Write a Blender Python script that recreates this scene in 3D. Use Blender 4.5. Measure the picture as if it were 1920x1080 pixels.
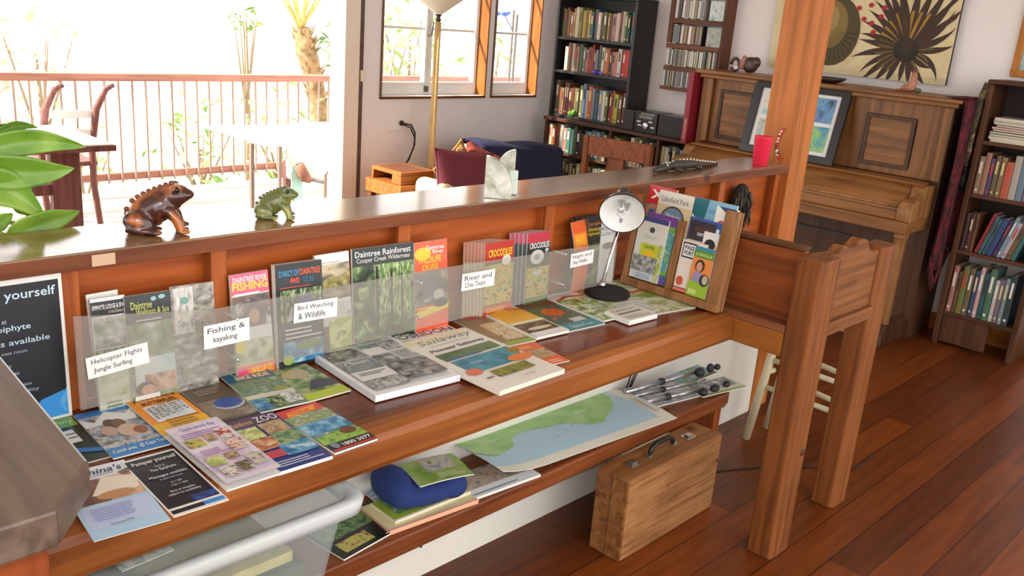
import bpy, bmesh, math, random
from mathutils import Vector, Matrix
from math import sin, cos, pi, radians as R

# ------------------------------------------------------------------ camera, world, sun, fill daylight, exposure
sc = bpy.context.scene
for o in list(bpy.data.objects):
    bpy.data.objects.remove(o)
col = sc.collection
YAW, PITCH, ROLL, FPX, EYE = R(43.376), R(-16.948), R(4.6426), 1693.85, Vector((0, 0, 1.6))
_f = Vector((cos(PITCH)*cos(YAW), cos(PITCH)*sin(YAW), sin(PITCH)))
_r = Vector((sin(YAW), -cos(YAW), 0)); _u = _r.cross(_f)
CR = cos(ROLL)*_r + sin(ROLL)*_u
CU = -sin(ROLL)*_r + cos(ROLL)*_u
cam_d = bpy.data.cameras.new('camera'); cam = bpy.data.objects.new('camera', cam_d); col.objects.link(cam)
cam.matrix_world = Matrix(((CR.x, CU.x, -_f.x, EYE.x), (CR.y, CU.y, -_f.y, EYE.y), (CR.z, CU.z, -_f.z, EYE.z), (0, 0, 0, 1)))
cam_d.sensor_width = 36; cam_d.lens = FPX/1920*36; cam_d.clip_start = .02; cam_d.clip_end = 200
sc.camera = cam
def at(px, py, x=None, y=None, z=None):
    """the place where the line of sight through a picture point meets a real plane of the room"""
    d = CR*((px-960)/FPX) - CU*((py-540)/FPX) + _f
    t = (x-EYE.x)/d.x if x is not None else (y-EYE.y)/d.y if y is not None else (z-EYE.z)/d.z
    return EYE + d*t

world = bpy.data.worlds.new('sky'); sc.world = world; world.use_nodes = True
wn = world.node_tree.nodes; wl = world.node_tree.links
bg = wn['Background']; bg.inputs['Color'].default_value = (1, .985, .97, 1); bg.inputs['Strength'].default_value = 2.95
sun_d = bpy.data.lights.new('sun', 'SUN'); sun = bpy.data.objects.new('sun', sun_d); col.objects.link(sun)
sun_d.energy = 12; sun_d.angle = R(1.5); sun_d.color = (1, .95, .86)
sun.rotation_euler = Vector((.76, -.31, -.55)).to_track_quat('-Z', 'Y').to_euler(); sun.location = (-4, 8, 9)
# camera flash: the photo was taken with one, a small lamp just above the lens
fl_d = bpy.data.lights.new('camera_flash', 'AREA'); fl = bpy.data.objects.new('camera_flash', fl_d); col.objects.link(fl)
fl_d.shape = 'DISK'; fl_d.size = .06; fl_d.energy = 10; fl_d.color = (1, .96, .9)
fl.matrix_world = cam.matrix_world.copy(); fl.location = EYE + CU*.07 + CR*.02 - _f*.02
sc.view_settings.view_transform = 'Standard'; sc.view_settings.look = 'None'
sc.view_settings.exposure = 0.0; sc.view_settings.gamma = 1; sc.view_settings.use_curve_mapping = False
try:
    sc.cycles.max_bounces = 6; sc.cycles.diffuse_bounces = 3; sc.cycles.glossy_bounces = 3
    sc.cycles.transmission_bounces = 6; sc.cycles.transparent_max_bounces = 12
    sc.cycles.caustics_reflective = False; sc.cycles.caustics_refractive = False
    sc.cycles.use_denoising = True
except Exception:
    pass

# ------------------------------------------------------------------ materials
def L(c):
    c = [v/255 for v in c]
    return tuple((v/12.92 if v <= .04045 else ((v+.055)/1.055)**2.4) for v in c) + (1,)
_M = {}
def mat(rgb, rough=.5, metal=0, spec=.5, var=0, vs=30, bump=0, bs=200, sheen=0):
    """plain material, optional soft colour variation and surface bump"""
    k = ('m', tuple(rgb), rough, metal, spec, var, vs, bump, bs)
    if k in _M: return _M[k]
    m = bpy.data.materials.new('paint_%d' % len(_M)); m.use_nodes = True; n = m.node_tree.nodes; l = m.node_tree.links
    b = n['Principled BSDF']; c = L(rgb)
    b.inputs['Base Color'].default_value = c; b.inputs['Roughness'].default_value = rough
    b.inputs['Metallic'].default_value = metal; b.inputs['Specular IOR Level'].default_value = spec
    tc = None
    if var or bump:
        tc = n.new('ShaderNodeTexCoord')
    if var:
        nz = n.new('ShaderNodeTexNoise'); nz.inputs['Scale'].default_value = vs; nz.inputs['Detail'].default_value = 5
        l.new(tc.outputs['Object'], nz.inputs['Vector'])
        rp = n.new('ShaderNodeValToRGB'); e = rp.color_ramp.elements
        e[0].position = .3; e[1].position = .7
        e[0].color = tuple(v*(1-var) for v in c[:3]) + (1,); e[1].color = tuple(min(1, v*(1+var)) for v in c[:3]) + (1,)
        l.new(nz.outputs['Fac'], rp.inputs['Fac']); l.new(rp.outputs['Color'], b.inputs['Base Color'])
    if bump:
        nb = n.new('ShaderNodeTexNoise'); nb.inputs['Scale'].default_value = bs
        l.new(tc.outputs['Object'], nb.inputs['Vector'])
        bp = n.new('ShaderNodeBump'); bp.inputs['Strength'].default_value = bump; bp.inputs['Distance'].default_value = .002
        l.new(nb.outputs['Fac'], bp.inputs['Height']); l.new(bp.outputs['Normal'], b.inputs['Normal'])
    _M[k] = m
    return m
def wood(c1, c2, axis='X', scale=1.0, rough=.35, knots=True, bump=.15, spec=.28, coat=0):
    c1, c2 = [(c[0]*.94, c[1]*(1.0 if c[1] < .6*c[0] else .93), c[2]*(.84 if c[1] < .6*c[0] else .93)) for c in (c1, c2)]; c2 = (c2[0]*.92, c2[1]*.92, c2[2]*.88)
    """timber: long grain along one axis, darker streaks, sparse knots"""
    k = ('w', tuple(c1), tuple(c2), axis, scale, rough, knots, coat)
    if k in _M: return _M[k]
    m = bpy.data.materials.new('timber_%d' % len(_M)); m.use_nodes = True; n = m.node_tree.nodes; l = m.node_tree.links
    b = n['Principled BSDF']; b.inputs['Roughness'].default_value = rough; b.inputs['Specular IOR Level'].default_value = spec
    b.inputs['Coat Weight'].default_value = coat; b.inputs['Coat Roughness'].default_value = .12
    tc = n.new('ShaderNodeTexCoord'); mp = n.new('ShaderNodeMapping')
    s = {'X': (1.2, 22, 22), 'Y': (22, 1.2, 22), 'Z': (22, 22, 1.2)}[axis]
    mp.inputs['Scale'].default_value = tuple(v*scale for v in s)
    l.new(tc.outputs['Object'], mp.inputs['Vector'])
    nz = n.new('ShaderNodeTexNoise'); nz.inputs['Scale'].default_value = 1.6; nz.inputs['Detail'].default_value = 6; nz.inputs['Distortion'].default_value = .6
    l.new(mp.outputs['Vector'], nz.inputs['Vector'])
    big = n.new('ShaderNodeTexNoise'); big.inputs['Scale'].default_value = 3.0*scale; l.new(tc.outputs['Object'], big.inputs['Vector'])
    ad = n.new('ShaderNodeMath'); ad.operation = 'MULTIPLY_ADD'; ad.inputs[1].default_value = .45
    l.new(big.outputs['Fac'], ad.inputs[0]); l.new(nz.outputs['Fac'], ad.inputs[2])
    rp = n.new('ShaderNodeValToRGB'); e = rp.color_ramp.elements
    e[0].position = .5; e[0].color = L(c2); e[1].position = .85; e[1].color = L(c1)
    l.new(ad.outputs[0], rp.inputs['Fac'])
    out = rp.outputs['Color']
    if knots:
        vo = n.new('ShaderNodeTexVoronoi'); vo.inputs['Scale'].default_value = 3.3*scale
        l.new(tc.outputs['Object'], vo.inputs['Vector'])
        kr = n.new('ShaderNodeValToRGB'); ke = kr.color_ramp.elements
        ke[0].position = .035; ke[0].color = (.35, .3, .28, 1); ke[1].position = .09; ke[1].color = (1, 1, 1, 1)
        l.new(vo.outputs['Distance'], kr.inputs['Fac'])
        mx = n.new('ShaderNodeMix'); mx.data_type = 'RGBA'; mx.blend_type = 'MULTIPLY'; mx.inputs[0].default_value = 1
        l.new(out, mx.inputs[6]); l.new(kr.outputs['Color'], mx.inputs[7]); out = mx.outputs[2]
    l.new(out, b.inputs['Base Color'])
    if bump:
        bp = n.new('ShaderNodeBump'); bp.inputs['Strength'].default_value = bump; bp.inputs['Distance'].default_value = .003
        l.new(nz.outputs['Fac'], bp.inputs['Height']); l.new(bp.outputs['Normal'], b.inputs['Normal'])
    _M[k] = m
    return m
def photo(cols, scale=60, rough=.3, stretch=(1, 1, 1), seed=0, detail=3, dist=.4):
    """a printed colour picture: soft patches of a few colours"""
    k = ('p', tuple(cols), scale, stretch, seed, rough)
    if k in _M: return _M[k]
    m = bpy.data.materials.new('print_%d' % len(_M)); m.use_nodes = True; n = m.node_tree.nodes; l = m.node_tree.links
    b = n['Principled BSDF']; b.inputs['Roughness'].default_value = rough
    tc = n.new('ShaderNodeTexCoord'); mp = n.new('ShaderNodeMapping')
    mp.inputs['Scale'].default_value = stretch; mp.inputs['Location'].default_value = (seed*1.7, seed*2.3, seed*.9)
    nz = n.new('ShaderNodeTexNoise'); nz.inputs['Scale'].default_value = scale; nz.inputs['Detail'].default_value = detail; nz.inputs['Distortion'].default_value = dist
    l.new(tc.outputs['Object'], mp.inputs['Vector']); l.new(mp.outputs['Vector'], nz.inputs['Vector'])
    rp = n.new('ShaderNodeValToRGB'); cr = rp.color_ramp; N = len(cols)
    while len(cr.elements) < N: cr.elements.new(.5)
    for i, c in enumerate(cols):
        cr.elements[i].position = .3 + .4*i/(N-1); cr.elements[i].color = L(c)
    l.new(nz.outputs['Fac'], rp.inputs['Fac']); l.new(rp.outputs['Color'], b.inputs['Base Color'])
    _M[k] = m
    return m
def clear(rgb, rough=.05, alpha=.25, ior=1.45, spec=.5):
    k = ('c', tuple(rgb), rough, alpha)
    if k in _M: return _M[k]
    m = bpy.data.materials.new('clear_%d' % len(_M)); m.use_nodes = True; n = m.node_tree.nodes; l = m.node_tree.links
    b = n['Principled BSDF']; b.inputs['Base Color'].default_value = L(rgb); b.inputs['Roughness'].default_value = rough
    b.inputs['Specular IOR Level'].default_value = spec
    tr = n.new('ShaderNodeBsdfTransparent'); mx = n.new('ShaderNodeMixShader'); mx.inputs[0].default_value = alpha
    l.new(tr.outputs[0], mx.inputs[1]); l.new(b.outputs[0], mx.inputs[2]); l.new(mx.outputs[0], n['Material Output'].inputs['Surface'])
    _M[k] = m
    return m

# ------------------------------------------------------------------ objects
def tag(o, label=None, cat=None, group=None, kind=None):
    if label: o['label'] = label
    if cat: o['category'] = cat
    if group: o['group'] = group
    if kind: o['kind'] = kind
    return o
def thing(name, label, cat, loc=(0, 0, 0), group=None, kind=None, rotz=0):
    o = bpy.data.objects.new(name, None); col.objects.link(o); o.location = loc; o.rotation_euler = (0, 0, rotz)
    o.empty_display_size = .05
    return tag(o, label, cat, group, kind)
I4 = Matrix.Identity(4)
class MB:
    def __init__(s, M=None):
        s.v = []; s.f = []; s.mi = []; s.sm = []; s.mats = []; s.M = M
    def m(s, mt):
        if mt not in s.mats: s.mats.append(mt)
        return s.mats.index(mt)
    def add(s, vs, fs, mt, smooth=False, M=None):
        k = len(s.v); i = s.m(mt)
        for p in vs:
            p = Vector(p)
            if M is not None: p = M @ p
            if s.M is not None: p = s.M @ p
            s.v.append(p)
        for f in fs:
            s.f.append([k+a for a in f]); s.mi.append(i); s.sm.append(smooth)
        return s
    def box(s, x0, x1, y0, y1, z0, z1, mt, M=None):
        vs = [(x, y, z) for z in (z0, z1) for y in (y0, y1) for x in (x0, x1)]
        return s.add(vs, [(0, 2, 3, 1), (4, 5, 7, 6), (0, 1, 5, 4), (2, 6, 7, 3), (0, 4, 6, 2), (1, 3, 7, 5)], mt, False, M)
    def prism(s, poly, a0, a1, mt, axis='Z', M=None, smooth=False):
        """polygon extruded along an axis; polygon points are (x,y) for Z, (x,z) for Y, (y,z) for X"""
        def P(p, a): return (p[0], p[1], a) if axis == 'Z' else (p[0], a, p[1]) if axis == 'Y' else (a, p[0], p[1])
        n = len(poly); vs = [P(p, a0) for p in poly] + [P(p, a1) for p in poly]
        fs = [tuple(range(n))[::-1], tuple(range(n, 2*n))]
        s.add(vs, fs, mt, False, M)
        return s.add(vs, [(i, (i+1) % n, n+(i+1) % n, n+i) for i in range(n)], mt, smooth, M)
    def lathe(s, prof, mt, n=24, M=None, smooth=True, caps=True):
        vs = []; fs = []
        for (r, z) in prof:
            for i in range(n):
                a = 2*pi*i/n; vs.append((r*cos(a), r*sin(a), z))
        for j in range(len(prof)-1):
            for i in range(n):
                fs.append((j*n+i, j*n+(i+1) % n, (j+1)*n+(i+1) % n, (j+1)*n+i))
        if caps and prof[0][0] > 1e-5: fs.append(tuple(range(n))[::-1])
        if caps and prof[-1][0] > 1e-5: fs.append(tuple((len(prof)-1)*n+i for i in range(n)))
        return s.add(vs, fs, mt, smooth, M)
    def tube(s, pts, r, mt, n=8, M=None, cap=True):
        pts = [Vector(p) for p in pts]; rs = r if isinstance(r, (list, tuple)) else [r]*len(pts)
        vs = []; fs = []; prev = None
        for i, p in enumerate(pts):
            d = (pts[min(i+1, len(pts)-1)] - pts[max(i-1, 0)]).normalized()
            a = Vector((0, 0, 1)) if abs(d.z) < .9 else Vector((1, 0, 0))
            if prev is not None: a = prev
            e1 = (a - d*a.dot(d)).normalized(); e2 = d.cross(e1); prev = e1
            for j in range(n):
                t = 2*pi*j/n; vs.append(p + (e1*cos(t)+e2*sin(t))*rs[i])
        for i in range(len(pts)-1):
            for j in range(n): fs.append((i*n+j, i*n+(j+1) % n, (i+1)*n+(j+1) % n, (i+1)*n+j))
        if cap:
            fs.append(tuple(range(n))[::-1]); fs.append(tuple((len(pts)-1)*n+j for j in range(n)))
        return s.add(vs, fs, mt, True, M)
    def ball(s, c, r, mt, n=12, M=None):
        if not isinstance(r, (list, tuple)): r = (r, r, r)
        vs = []; fs = []; h = n//2+1
        for j in range(h+1):
            t = pi*j/h
            for i in range(n):
                a = 2*pi*i/n; vs.append((c[0]+r[0]*sin(t)*cos(a), c[1]+r[1]*sin(t)*sin(a), c[2]+r[2]*cos(t)))
        for j in range(h):
            for i in range(n): fs.append((j*n+i, (j+1)*n+i, (j+1)*n+(i+1) % n, j*n+(i+1) % n))
        return s.add(vs, fs, mt, True, M)
    def grid(s, fn, nu, nv, mt, M=None, smooth=True):
        vs = [fn(i/nu, j/nv) for j in range(nv+1) for i in range(nu+1)]
        fs = [(j*(nu+1)+i, j*(nu+1)+i+1, (j+1)*(nu+1)+i+1, (j+1)*(nu+1)+i) for j in range(nv) for i in range(nu)]
        return s.add(vs, fs, mt, smooth, M)
    def build(s, name, parent=None, bevel=0, world=True, solid=0, remesh=0, subd=0, origin=None, seg=2):
        me = bpy.data.meshes.new(name)
        vs = s.v
        if parent is not None:
            if world: vs = [p - parent.matrix_basis.translation for p in vs] if parent.parent is None else [p - parent.matrix_basis.translation - parent.parent.matrix_basis.translation for p in vs]
            o0 = Vector((0, 0, 0))
        else:
            if origin is not None: o0 = Vector(origin)
            else:
                xs = [p.x for p in vs]; ys = [p.y for p in vs]; zs = [p.z for p in vs]
                o0 = Vector(((min(xs)+max(xs))/2, (min(ys)+max(ys))/2, min(zs)))
            vs = [p-o0 for p in vs]
        me.from_pydata([tuple(p) for p in vs], [], s.f)
        for mt in s.mats: me.materials.append(mt)
        me.polygons.foreach_set('material_index', s.mi); me.polygons.foreach_set('use_smooth', s.sm)
        if remesh or subd or bevel or solid:
            b = bmesh.new(); b.from_mesh(me); bmesh.ops.remove_doubles(b, verts=b.verts, dist=1e-5)
            bmesh.ops.recalc_face_normals(b, faces=b.faces); b.to_mesh(me); b.free()
        me.update()
        o = bpy.data.objects.new(name, me); col.objects.link(o)
        if parent is not None: o.parent = parent
        else: o.location = o0
        if solid:
            md = o.modifiers.new('thickness', 'SOLIDIFY'); md.thickness = solid; md.offset = 0
        if remesh:
            md = o.modifiers.new('skin', 'REMESH'); md.mode = 'VOXEL'; md.voxel_size = remesh; md.use_smooth_shade = True
            md = o.modifiers.new('soft', 'SMOOTH'); md.iterations = 5; md.factor = .5
        if subd:
            md = o.modifiers.new('soft', 'SUBSURF'); md.levels = subd; md.render_levels = subd
        if bevel:
            md = o.modifiers.new('edge', 'BEVEL'); md.width = bevel; md.segments = seg; md.limit_method = 'ANGLE'; md.angle_limit = R(40)
        return o
def Tm(x=0, y=0, z=0): return Matrix.Translation((x, y, z))
def Rz(a): return Matrix.Rotation(a, 4, 'Z')
def Ry(a): return Matrix.Rotation(a, 4, 'Y')
def Rx(a): return Matrix.Rotation(a, 4, 'X')
def Sc(x, y, z): return Matrix.Diagonal((x, y, z, 1))
_TX = {}
def text_mesh(body, bold=0, shear=0):
    k = (body, bold, shear)
    if k not in _TX:
        cu = bpy.data.curves.new('t', 'FONT'); cu.body = body; cu.resolution_u = 2; cu.offset = bold; cu.shear = shear; cu.size = 1
        o = bpy.data.objects.new('t', cu); me = bpy.data.meshes.new_from_object(o)
        vs = [tuple(v.co) for v in me.vertices]; fs = [tuple(p.vertices) for p in me.polygons]
        if vs:
            x0 = min(v[0] for v in vs); x1 = max(v[0] for v in vs); y0 = min(v[1] for v in vs); y1 = max(v[1] for v in vs)
            vs = [((v[0]-x0)/max(1e-6, x1-x0), (v[1]-y0)/max(1e-6, y1-y0)) for v in vs]
        bpy.data.meshes.remove(me); bpy.data.objects.remove(o); bpy.data.curves.remove(cu)
        _TX[k] = (vs, fs)
    return _TX[k]
INK = .3
def sheet(mb, w, h, t, elems, edge=(236, 234, 226), base=None, M=None, bend=None, rough=.3, under=None, ny=8, z0=.00025):
    """a printed sheet or stack in local x right, y up, z out of the page; artwork in fractions of the page"""
    bend = bend or (lambda x, y: 0.0)
    em = mat(edge, .7); bm_ = mat(base, rough) if isinstance(base, tuple) else (base or mat((238, 236, 230), rough))
    has = bend(w*.3, h*.13) != 0 or bend(0, 0) != 0 or bend(w*.9, h) != 0
    N = ny if has else 1
    nx = (14 if ny > 8 else 6) if has else 1
    def surf(x0, y0, x1, y1, mt, z):
        mb.grid(lambda u, v: (x0+(x1-x0)*u, y0+(y1-y0)*v, z+bend(x0+(x1-x0)*u, y0+(y1-y0)*v)), nx, N, mt, M, has)
    surf(0, 0, w, h, bm_, 0)
    mb.grid(lambda u, v: (w*(1-u), h*v, -t+bend(w*(1-u), h*v)), nx, N, em, M, has)
    for (ax, ay, bx, by) in ((0, 0, w, 0), (w, 0, w, h), (w, h, 0, h), (0, h, 0, 0)):
        def sd(u, v, ax=ax, ay=ay, bx=bx, by=by):
            x = ax+(bx-ax)*u; y = ay+(by-ay)*u
            return (x, y, -t*(1-v)+bend(x, y))
        mb.grid(sd, max(N, nx), 1, em, M, False)
    z = 0
    for e in elems:
        z += z0; k = e[0]
        if k in 'rp':
            x0, y0, x1, y1, c = e[1:6]
            surf(x0*w, y0*h, x1*w, y1*h, mat(c, rough) if isinstance(c, tuple) else c, z)
        elif k == 'l':
            B = e[1]; P = []; m_ = 3; cs = []
            for i in range(len(B)-1):
                for q in range(m_): t_ = q/m_; cs.append((B[i][0]*(1-t_)+B[i+1][0]*t_, B[i][1]*(1-t_)+B[i+1][1]*t_))
            cs.append(B[-1]); R_ = 8
            for (x, y) in cs:
                for r in range(R_+1):
                    yy = y+(e[2]-y)*r/R_; P.append((x*w, yy*h, z+bend(x*w, yy*h)))
            mb.add(P, [(i*(R_+1)+r, (i+1)*(R_+1)+r, (i+1)*(R_+1)+r+1, i*(R_+1)+r+1) for i in range(len(cs)-1) for r in range(R_)], e[3], True, M)
        elif k == 't':
            x0, y0, x1, y1, body, c = e[1:7]; bold = e[7] if len(e) > 7 else .0; sh = e[8] if len(e) > 8 else 0
            vs, fs = text_mesh(body, bold, sh)
            P = []
            for (a, b) in vs:
                x = (x0+(x1-x0)*a)*w; y = (y0+(y1-y0)*b)*h; P.append((x, y, z+bend(x, y)))
            mb.add(P, fs, mat(c, rough), False, M)
        elif k == 'e':
            cx, cy, rx, ry, c = e[1:6]; P = []
            for i in range(20):
                a = 2*pi*i/20; x = (cx+rx*cos(a))*w; y = (cy+ry*sin(a))*h; P.append((x, y, z+bend(x, y)))
            mb.add(P, [tuple(range(20))], mat(c, rough) if isinstance(c, tuple) else c, False, M)
        elif k == 'g':
            P = [(x*w, y*h, z+bend(x*w, y*h)) for (x, y) in e[1]]
            mb.add(P, [tuple(range(len(P)))], mat(e[2], rough) if isinstance(e[2], tuple) else e[2], False, M)
    return mb
def lines(x0, x1, y1, y0, n, c, seed=0, hgt=.45):
    """rows of small print"""
    rnd = random.Random(seed); out = []; d = (y1-y0)/n
    for i in range(n):
        y = y1-d*(i+1); out.append(('r', x0+(x1-x0)*.0, y, x1-(x1-x0)*rnd.uniform(0, .3), y+d*hgt, c))
    return out

# ------------------------------------------------------------------ the room
WALL = mat((238, 232, 230), .85, var=.03, vs=2)
CED = wood((196, 98, 48), (150, 62, 26), 'X', 1, .4)
CEDZ = wood((190, 100, 54), (146, 68, 34), 'Z', 1, .4)
def structure(o, label=None):
    o['kind'] = 'structure'
    if label: o['label'] = label
    return o
# floor boards: long planks, each a little different, glossy red-brown
def floor_material():
    m = bpy.data.materials.new('floor_boards'); m.use_nodes = True; n = m.node_tree.nodes; l = m.node_tree.links
    b = n['Principled BSDF']; b.inputs['Roughness'].default_value = .32; b.inputs['Specular IOR Level'].default_value = .3
    tc = n.new('ShaderNodeTexCoord'); mp = n.new('ShaderNodeMapping'); mp.inputs['Rotation'].default_value = (0, 0, 0)
    l.new(tc.outputs['Object'], mp.inputs['Vector'])
    br = n.new('ShaderNodeTexBrick'); br.inputs['Scale'].default_value = 1; br.inputs['Brick Width'].default_value = 2.6; br.inputs['Row Height'].default_value = .12
    br.inputs['Mortar Size'].default_value = .0016; br.inputs['Color1'].default_value = L((132, 67, 24)); br.inputs['Color2'].default_value = L((88, 42, 15)); br.inputs['Mortar'].default_value = L((40, 14, 6))
    l.new(mp.outputs['Vector'], br.inputs['Vector'])
    m2 = n.new('ShaderNodeMapping'); m2.inputs['Scale'].default_value = (2.5, 30, 30); l.new(tc.outputs['Object'], m2.inputs['Vector'])
    nz = n.new('ShaderNodeTexNoise'); nz.inputs['Scale'].default_value = 1.3; nz.inputs['Detail'].default_value = 6; l.new(m2.outputs['Vector'], nz.inputs['Vector'])
    rp = n.new('ShaderNodeValToRGB'); e = rp.color_ramp.elements; e[0].position = .3; e[0].color = (.62, .58, .55, 1); e[1].position = .75; e[1].color = (1.1, 1.1, 1.05, 1)
    l.new(nz.outputs['Fac'], rp.inputs['Fac'])
    mx = n.new('ShaderNodeMix'); mx.data_type = 'RGBA'; mx.blend_type = 'MULTIPLY'; mx.inputs[0].default_value = 1
    l.new(br.outputs['Color'], mx.inputs[6]); l.new(rp.outputs['Color'], mx.inputs[7]); l.new(mx.outputs[2], b.inputs['Base Color'])
    _M['floor'] = m
    return m
f = MB(); f.box(-2.5, 5.6, -3, 4.95, -.06, 0, floor_material()); structure(f.build('floor', origin=(0, 0, 0)))
f = MB(); f.box(-2.5, 5.6, -1.2, 5.0, 2.75, 2.8, mat((228, 222, 212), .9)); structure(f.build('ceiling'))
f = MB(); f.box(5.45, 5.6, -3, 5.0, 0, 2.75, WALL); structure(f.build('wall_right'))
# window wall with its door opening on the left and two windows
WY, WT = 4.85, .15
w = MB()
W1, W2, WZ0, WZ1 = (3.715, 4.672), (4.727, 5.217), 1.0, 2.15
for (x0, x1, z0, z1) in ((3.575, 3.715, 0, 2.75), (3.715, 5.45, 0, WZ0), (3.715, 5.45, WZ1, 2.75), (4.672, 4.727, WZ0, WZ1), (5.217, 5.45, WZ0, WZ1), (-2.5, 3.575, 2.25, 2.75)):
    w.box(x0, x1, WY, WY+WT, z0, z1, WALL)
structure(w.build('wall_back'))
w = MB(); w.box(-2.65, -2.5, -1.2, 4.9, 0, .9, WALL); w.box(-2.65, -2.5, -1.2, 4.9, 2.2, 2.75, WALL); structure(w.build('wall_left'))
# skirting
SK = wood((186, 104, 52), (150, 76, 36), 'Y', 1, .4)
w = MB(); w.box(5.432, 5.45, -2.9, 4.85, 0, .1, SK); structure(w.build('baseboard_right', bevel=.003))
# door opening: pale lining, dark gap with latch plate, timber post foot
w = MB(); w.box(3.43, 3.545, 4.84, 5.0, 0, 2.25, mat((240, 226, 208), .6)); structure(w.build('trim_1', bevel=.004))
w = MB(); w.box(3.545, 3.575, 4.842, 5.0, 0, 2.25, mat((92, 74, 66), .6, var=.25, vs=20)); structure(w.build('trim_2'))
t = thing('door_latch', 'small cream latch plate on the dark door edge beside the veranda opening', 'latch', (3.56, 4.835, 1.13))
w = MB(); w.box(3.552, 3.58, 4.826, 4.841, 1.10, 1.17, mat((230, 222, 200), .4)); w.build('latch_plate', t, bevel=.002)
# windows
WHT = mat((236, 234, 228), .5); GLASS = clear((235, 245, 242), .02, .07)
BRN = wood((178, 100, 50), (140, 72, 34), 'Z', 1, .45); BRNX = wood((126, 70, 42), (92, 48, 28), 'X', 1, .45)
DKF = mat((112, 84, 62), .6, var=.2, vs=15)
def window(nm, x0, x1, leaves):
    t = thing(nm, None, None, ((x0+x1)/2, WY, WZ0)); t['kind'] = 'structure'
    fr = MB()
    fr.box(x1-.014, x1, WY-.012, WY+.13, WZ0, WZ1, BRN); fr.box(x0, x0+.014, WY-.012, WY+.13, WZ0, WZ1, DKF)
    fr.box(x0, x1, WY-.014, WY+.13, WZ0-.016, WZ0, BRNX); fr.box(x0, x1, WY-.012, WY+.13, WZ1, WZ1+.02, BRNX)
    fr.build('frame', t, bevel=.002)
    n = leaves; xa, xb = x0+.014, x1-.014; wd = (xb-xa)/n
    for i in range(n):
        a, b = xa+wd*i+.001, xa+wd*(i+1)-.001; s = MB(); y0, y1 = WY+.085, WY+.125
        st = .028; br = .085
        s.box(a, a+st, y0, y1, WZ0+.001, WZ1-.001, WHT); s.box(b-st, b, y0, y1, WZ0+.001, WZ1-.001, WHT)
        s.box(a+st, b-st, y0, y1, WZ0+.001, WZ0+br, WHT); s.box(a+st, b-st, y0, y1, WZ1-.05, WZ1-.001, WHT)
        s.box(a+st, b-st, y0+.01, y1-.01, 1.435, 1.452, WHT); s.box(a+st, b-st, y0+.01, y1-.01, 1.79, 1.807, WHT)
        sa = s.build('sash', t, bevel=.002)
        g = MB(); g.box(a+st, b-st, y0+.018, y0+.022, WZ0+br, WZ1-.05, GLASS); g.build('pane', sa)
    return t
wt = window('window_1', W1[0], W1[1], 2)
h = MB(); h.tube([(4.185, 4.925, 1.40), (4.187, 4.905, 1.41), (4.19, 4.90, 1.47), (4.197, 4.90, 1.49)], .008, mat((120, 110, 104), .4, .6)); h.build('handle', wt)
h = MB(); h.box(4.165, 4.195, 4.92, 4.936, 1.02, 1.06, mat((120, 110, 104), .4, .6)); h.build('latch', wt)
window('window_2', W2[0], W2[1], 1)
# power outlet with two black leads
t = thing('power_outlet', 'white power outlet on the wall under the wide window', 'outlet', (3.86, 4.85, .80))
w = MB(); w.box(3.80, 3.93, 4.838, 4.85, .77, .86, WHT); w.build('face_plate', t, bevel=.004)
w = MB(); w.ball((3.895, 4.825, .825), (.018, .016, .018), mat((30, 28, 28), .5)); w.build('plug', t)
w = MB()
w.tube([(3.895, 4.815, .825), (3.95, 4.79, .815), (3.985, 4.79, .76), (3.985, 4.79, .68), (3.94, 4.79, .58), (3.86, 4.79, .50), (3.79, 4.79, .36), (3.78, 4.79, .01)], .006, mat((26, 24, 26), .5))
w.tube([(3.89, 4.812, .82), (3.935, 4.78, .80), (3.975, 4.78, .73), (3.97, 4.78, .66), (3.92, 4.78, .57), (3.84, 4.78, .49), (3.77, 4.78, .34), (3.755, 4.78, .01)], .005, mat((26, 24, 26), .5))
tag(w.build('power_lead'), 'black power leads hanging from the white wall outlet', 'cord')

# ------------------------------------------------------------------ veranda
DECK = wood((214, 204, 192), (188, 176, 164), 'X', .7, .7, knots=False)
f = MB(); f.box(-3, 12, 5.0, 7.15, -.08, -.005, DECK); structure(f.build('floor_veranda'))
RW = wood((186, 132, 112), (160, 106, 90), 'X', 1, .5); RWZ = wood((186, 160, 146), (160, 134, 122), 'Z', 1, .6, knots=False)  # timber tones lightened: the wash of outdoor glare is put into the colour
rail = thing('veranda_railing', 'brown timber veranda railing with thin balusters and bright garden beyond', 'railing', (3.4, 7.0, 0))
w = MB(); w.box(-.6, 8, 6.96, 7.05, .872, .928, RW); w.build('top_rail', rail, bevel=.006)
w = MB(); w.box(-.6, 8, 6.985, 7.03, .115, .172, RW); w.build('bottom_rail', rail, bevel=.005)
i = 0; x = -.35
while x < 5.6 and i < 99:
    w = MB(); w.box(x-.007, x+.007, 6.962, 6.976, .10, .915, RWZ); w.build('baluster', rail, bevel=.002); x += .1045; i += 1
for x in (-.5, 5.8):
    w = MB(); w.box(x-.05, x+.05, 6.96, 7.06, 0, .871, RW); w.build('post', rail, bevel=.004)
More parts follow.
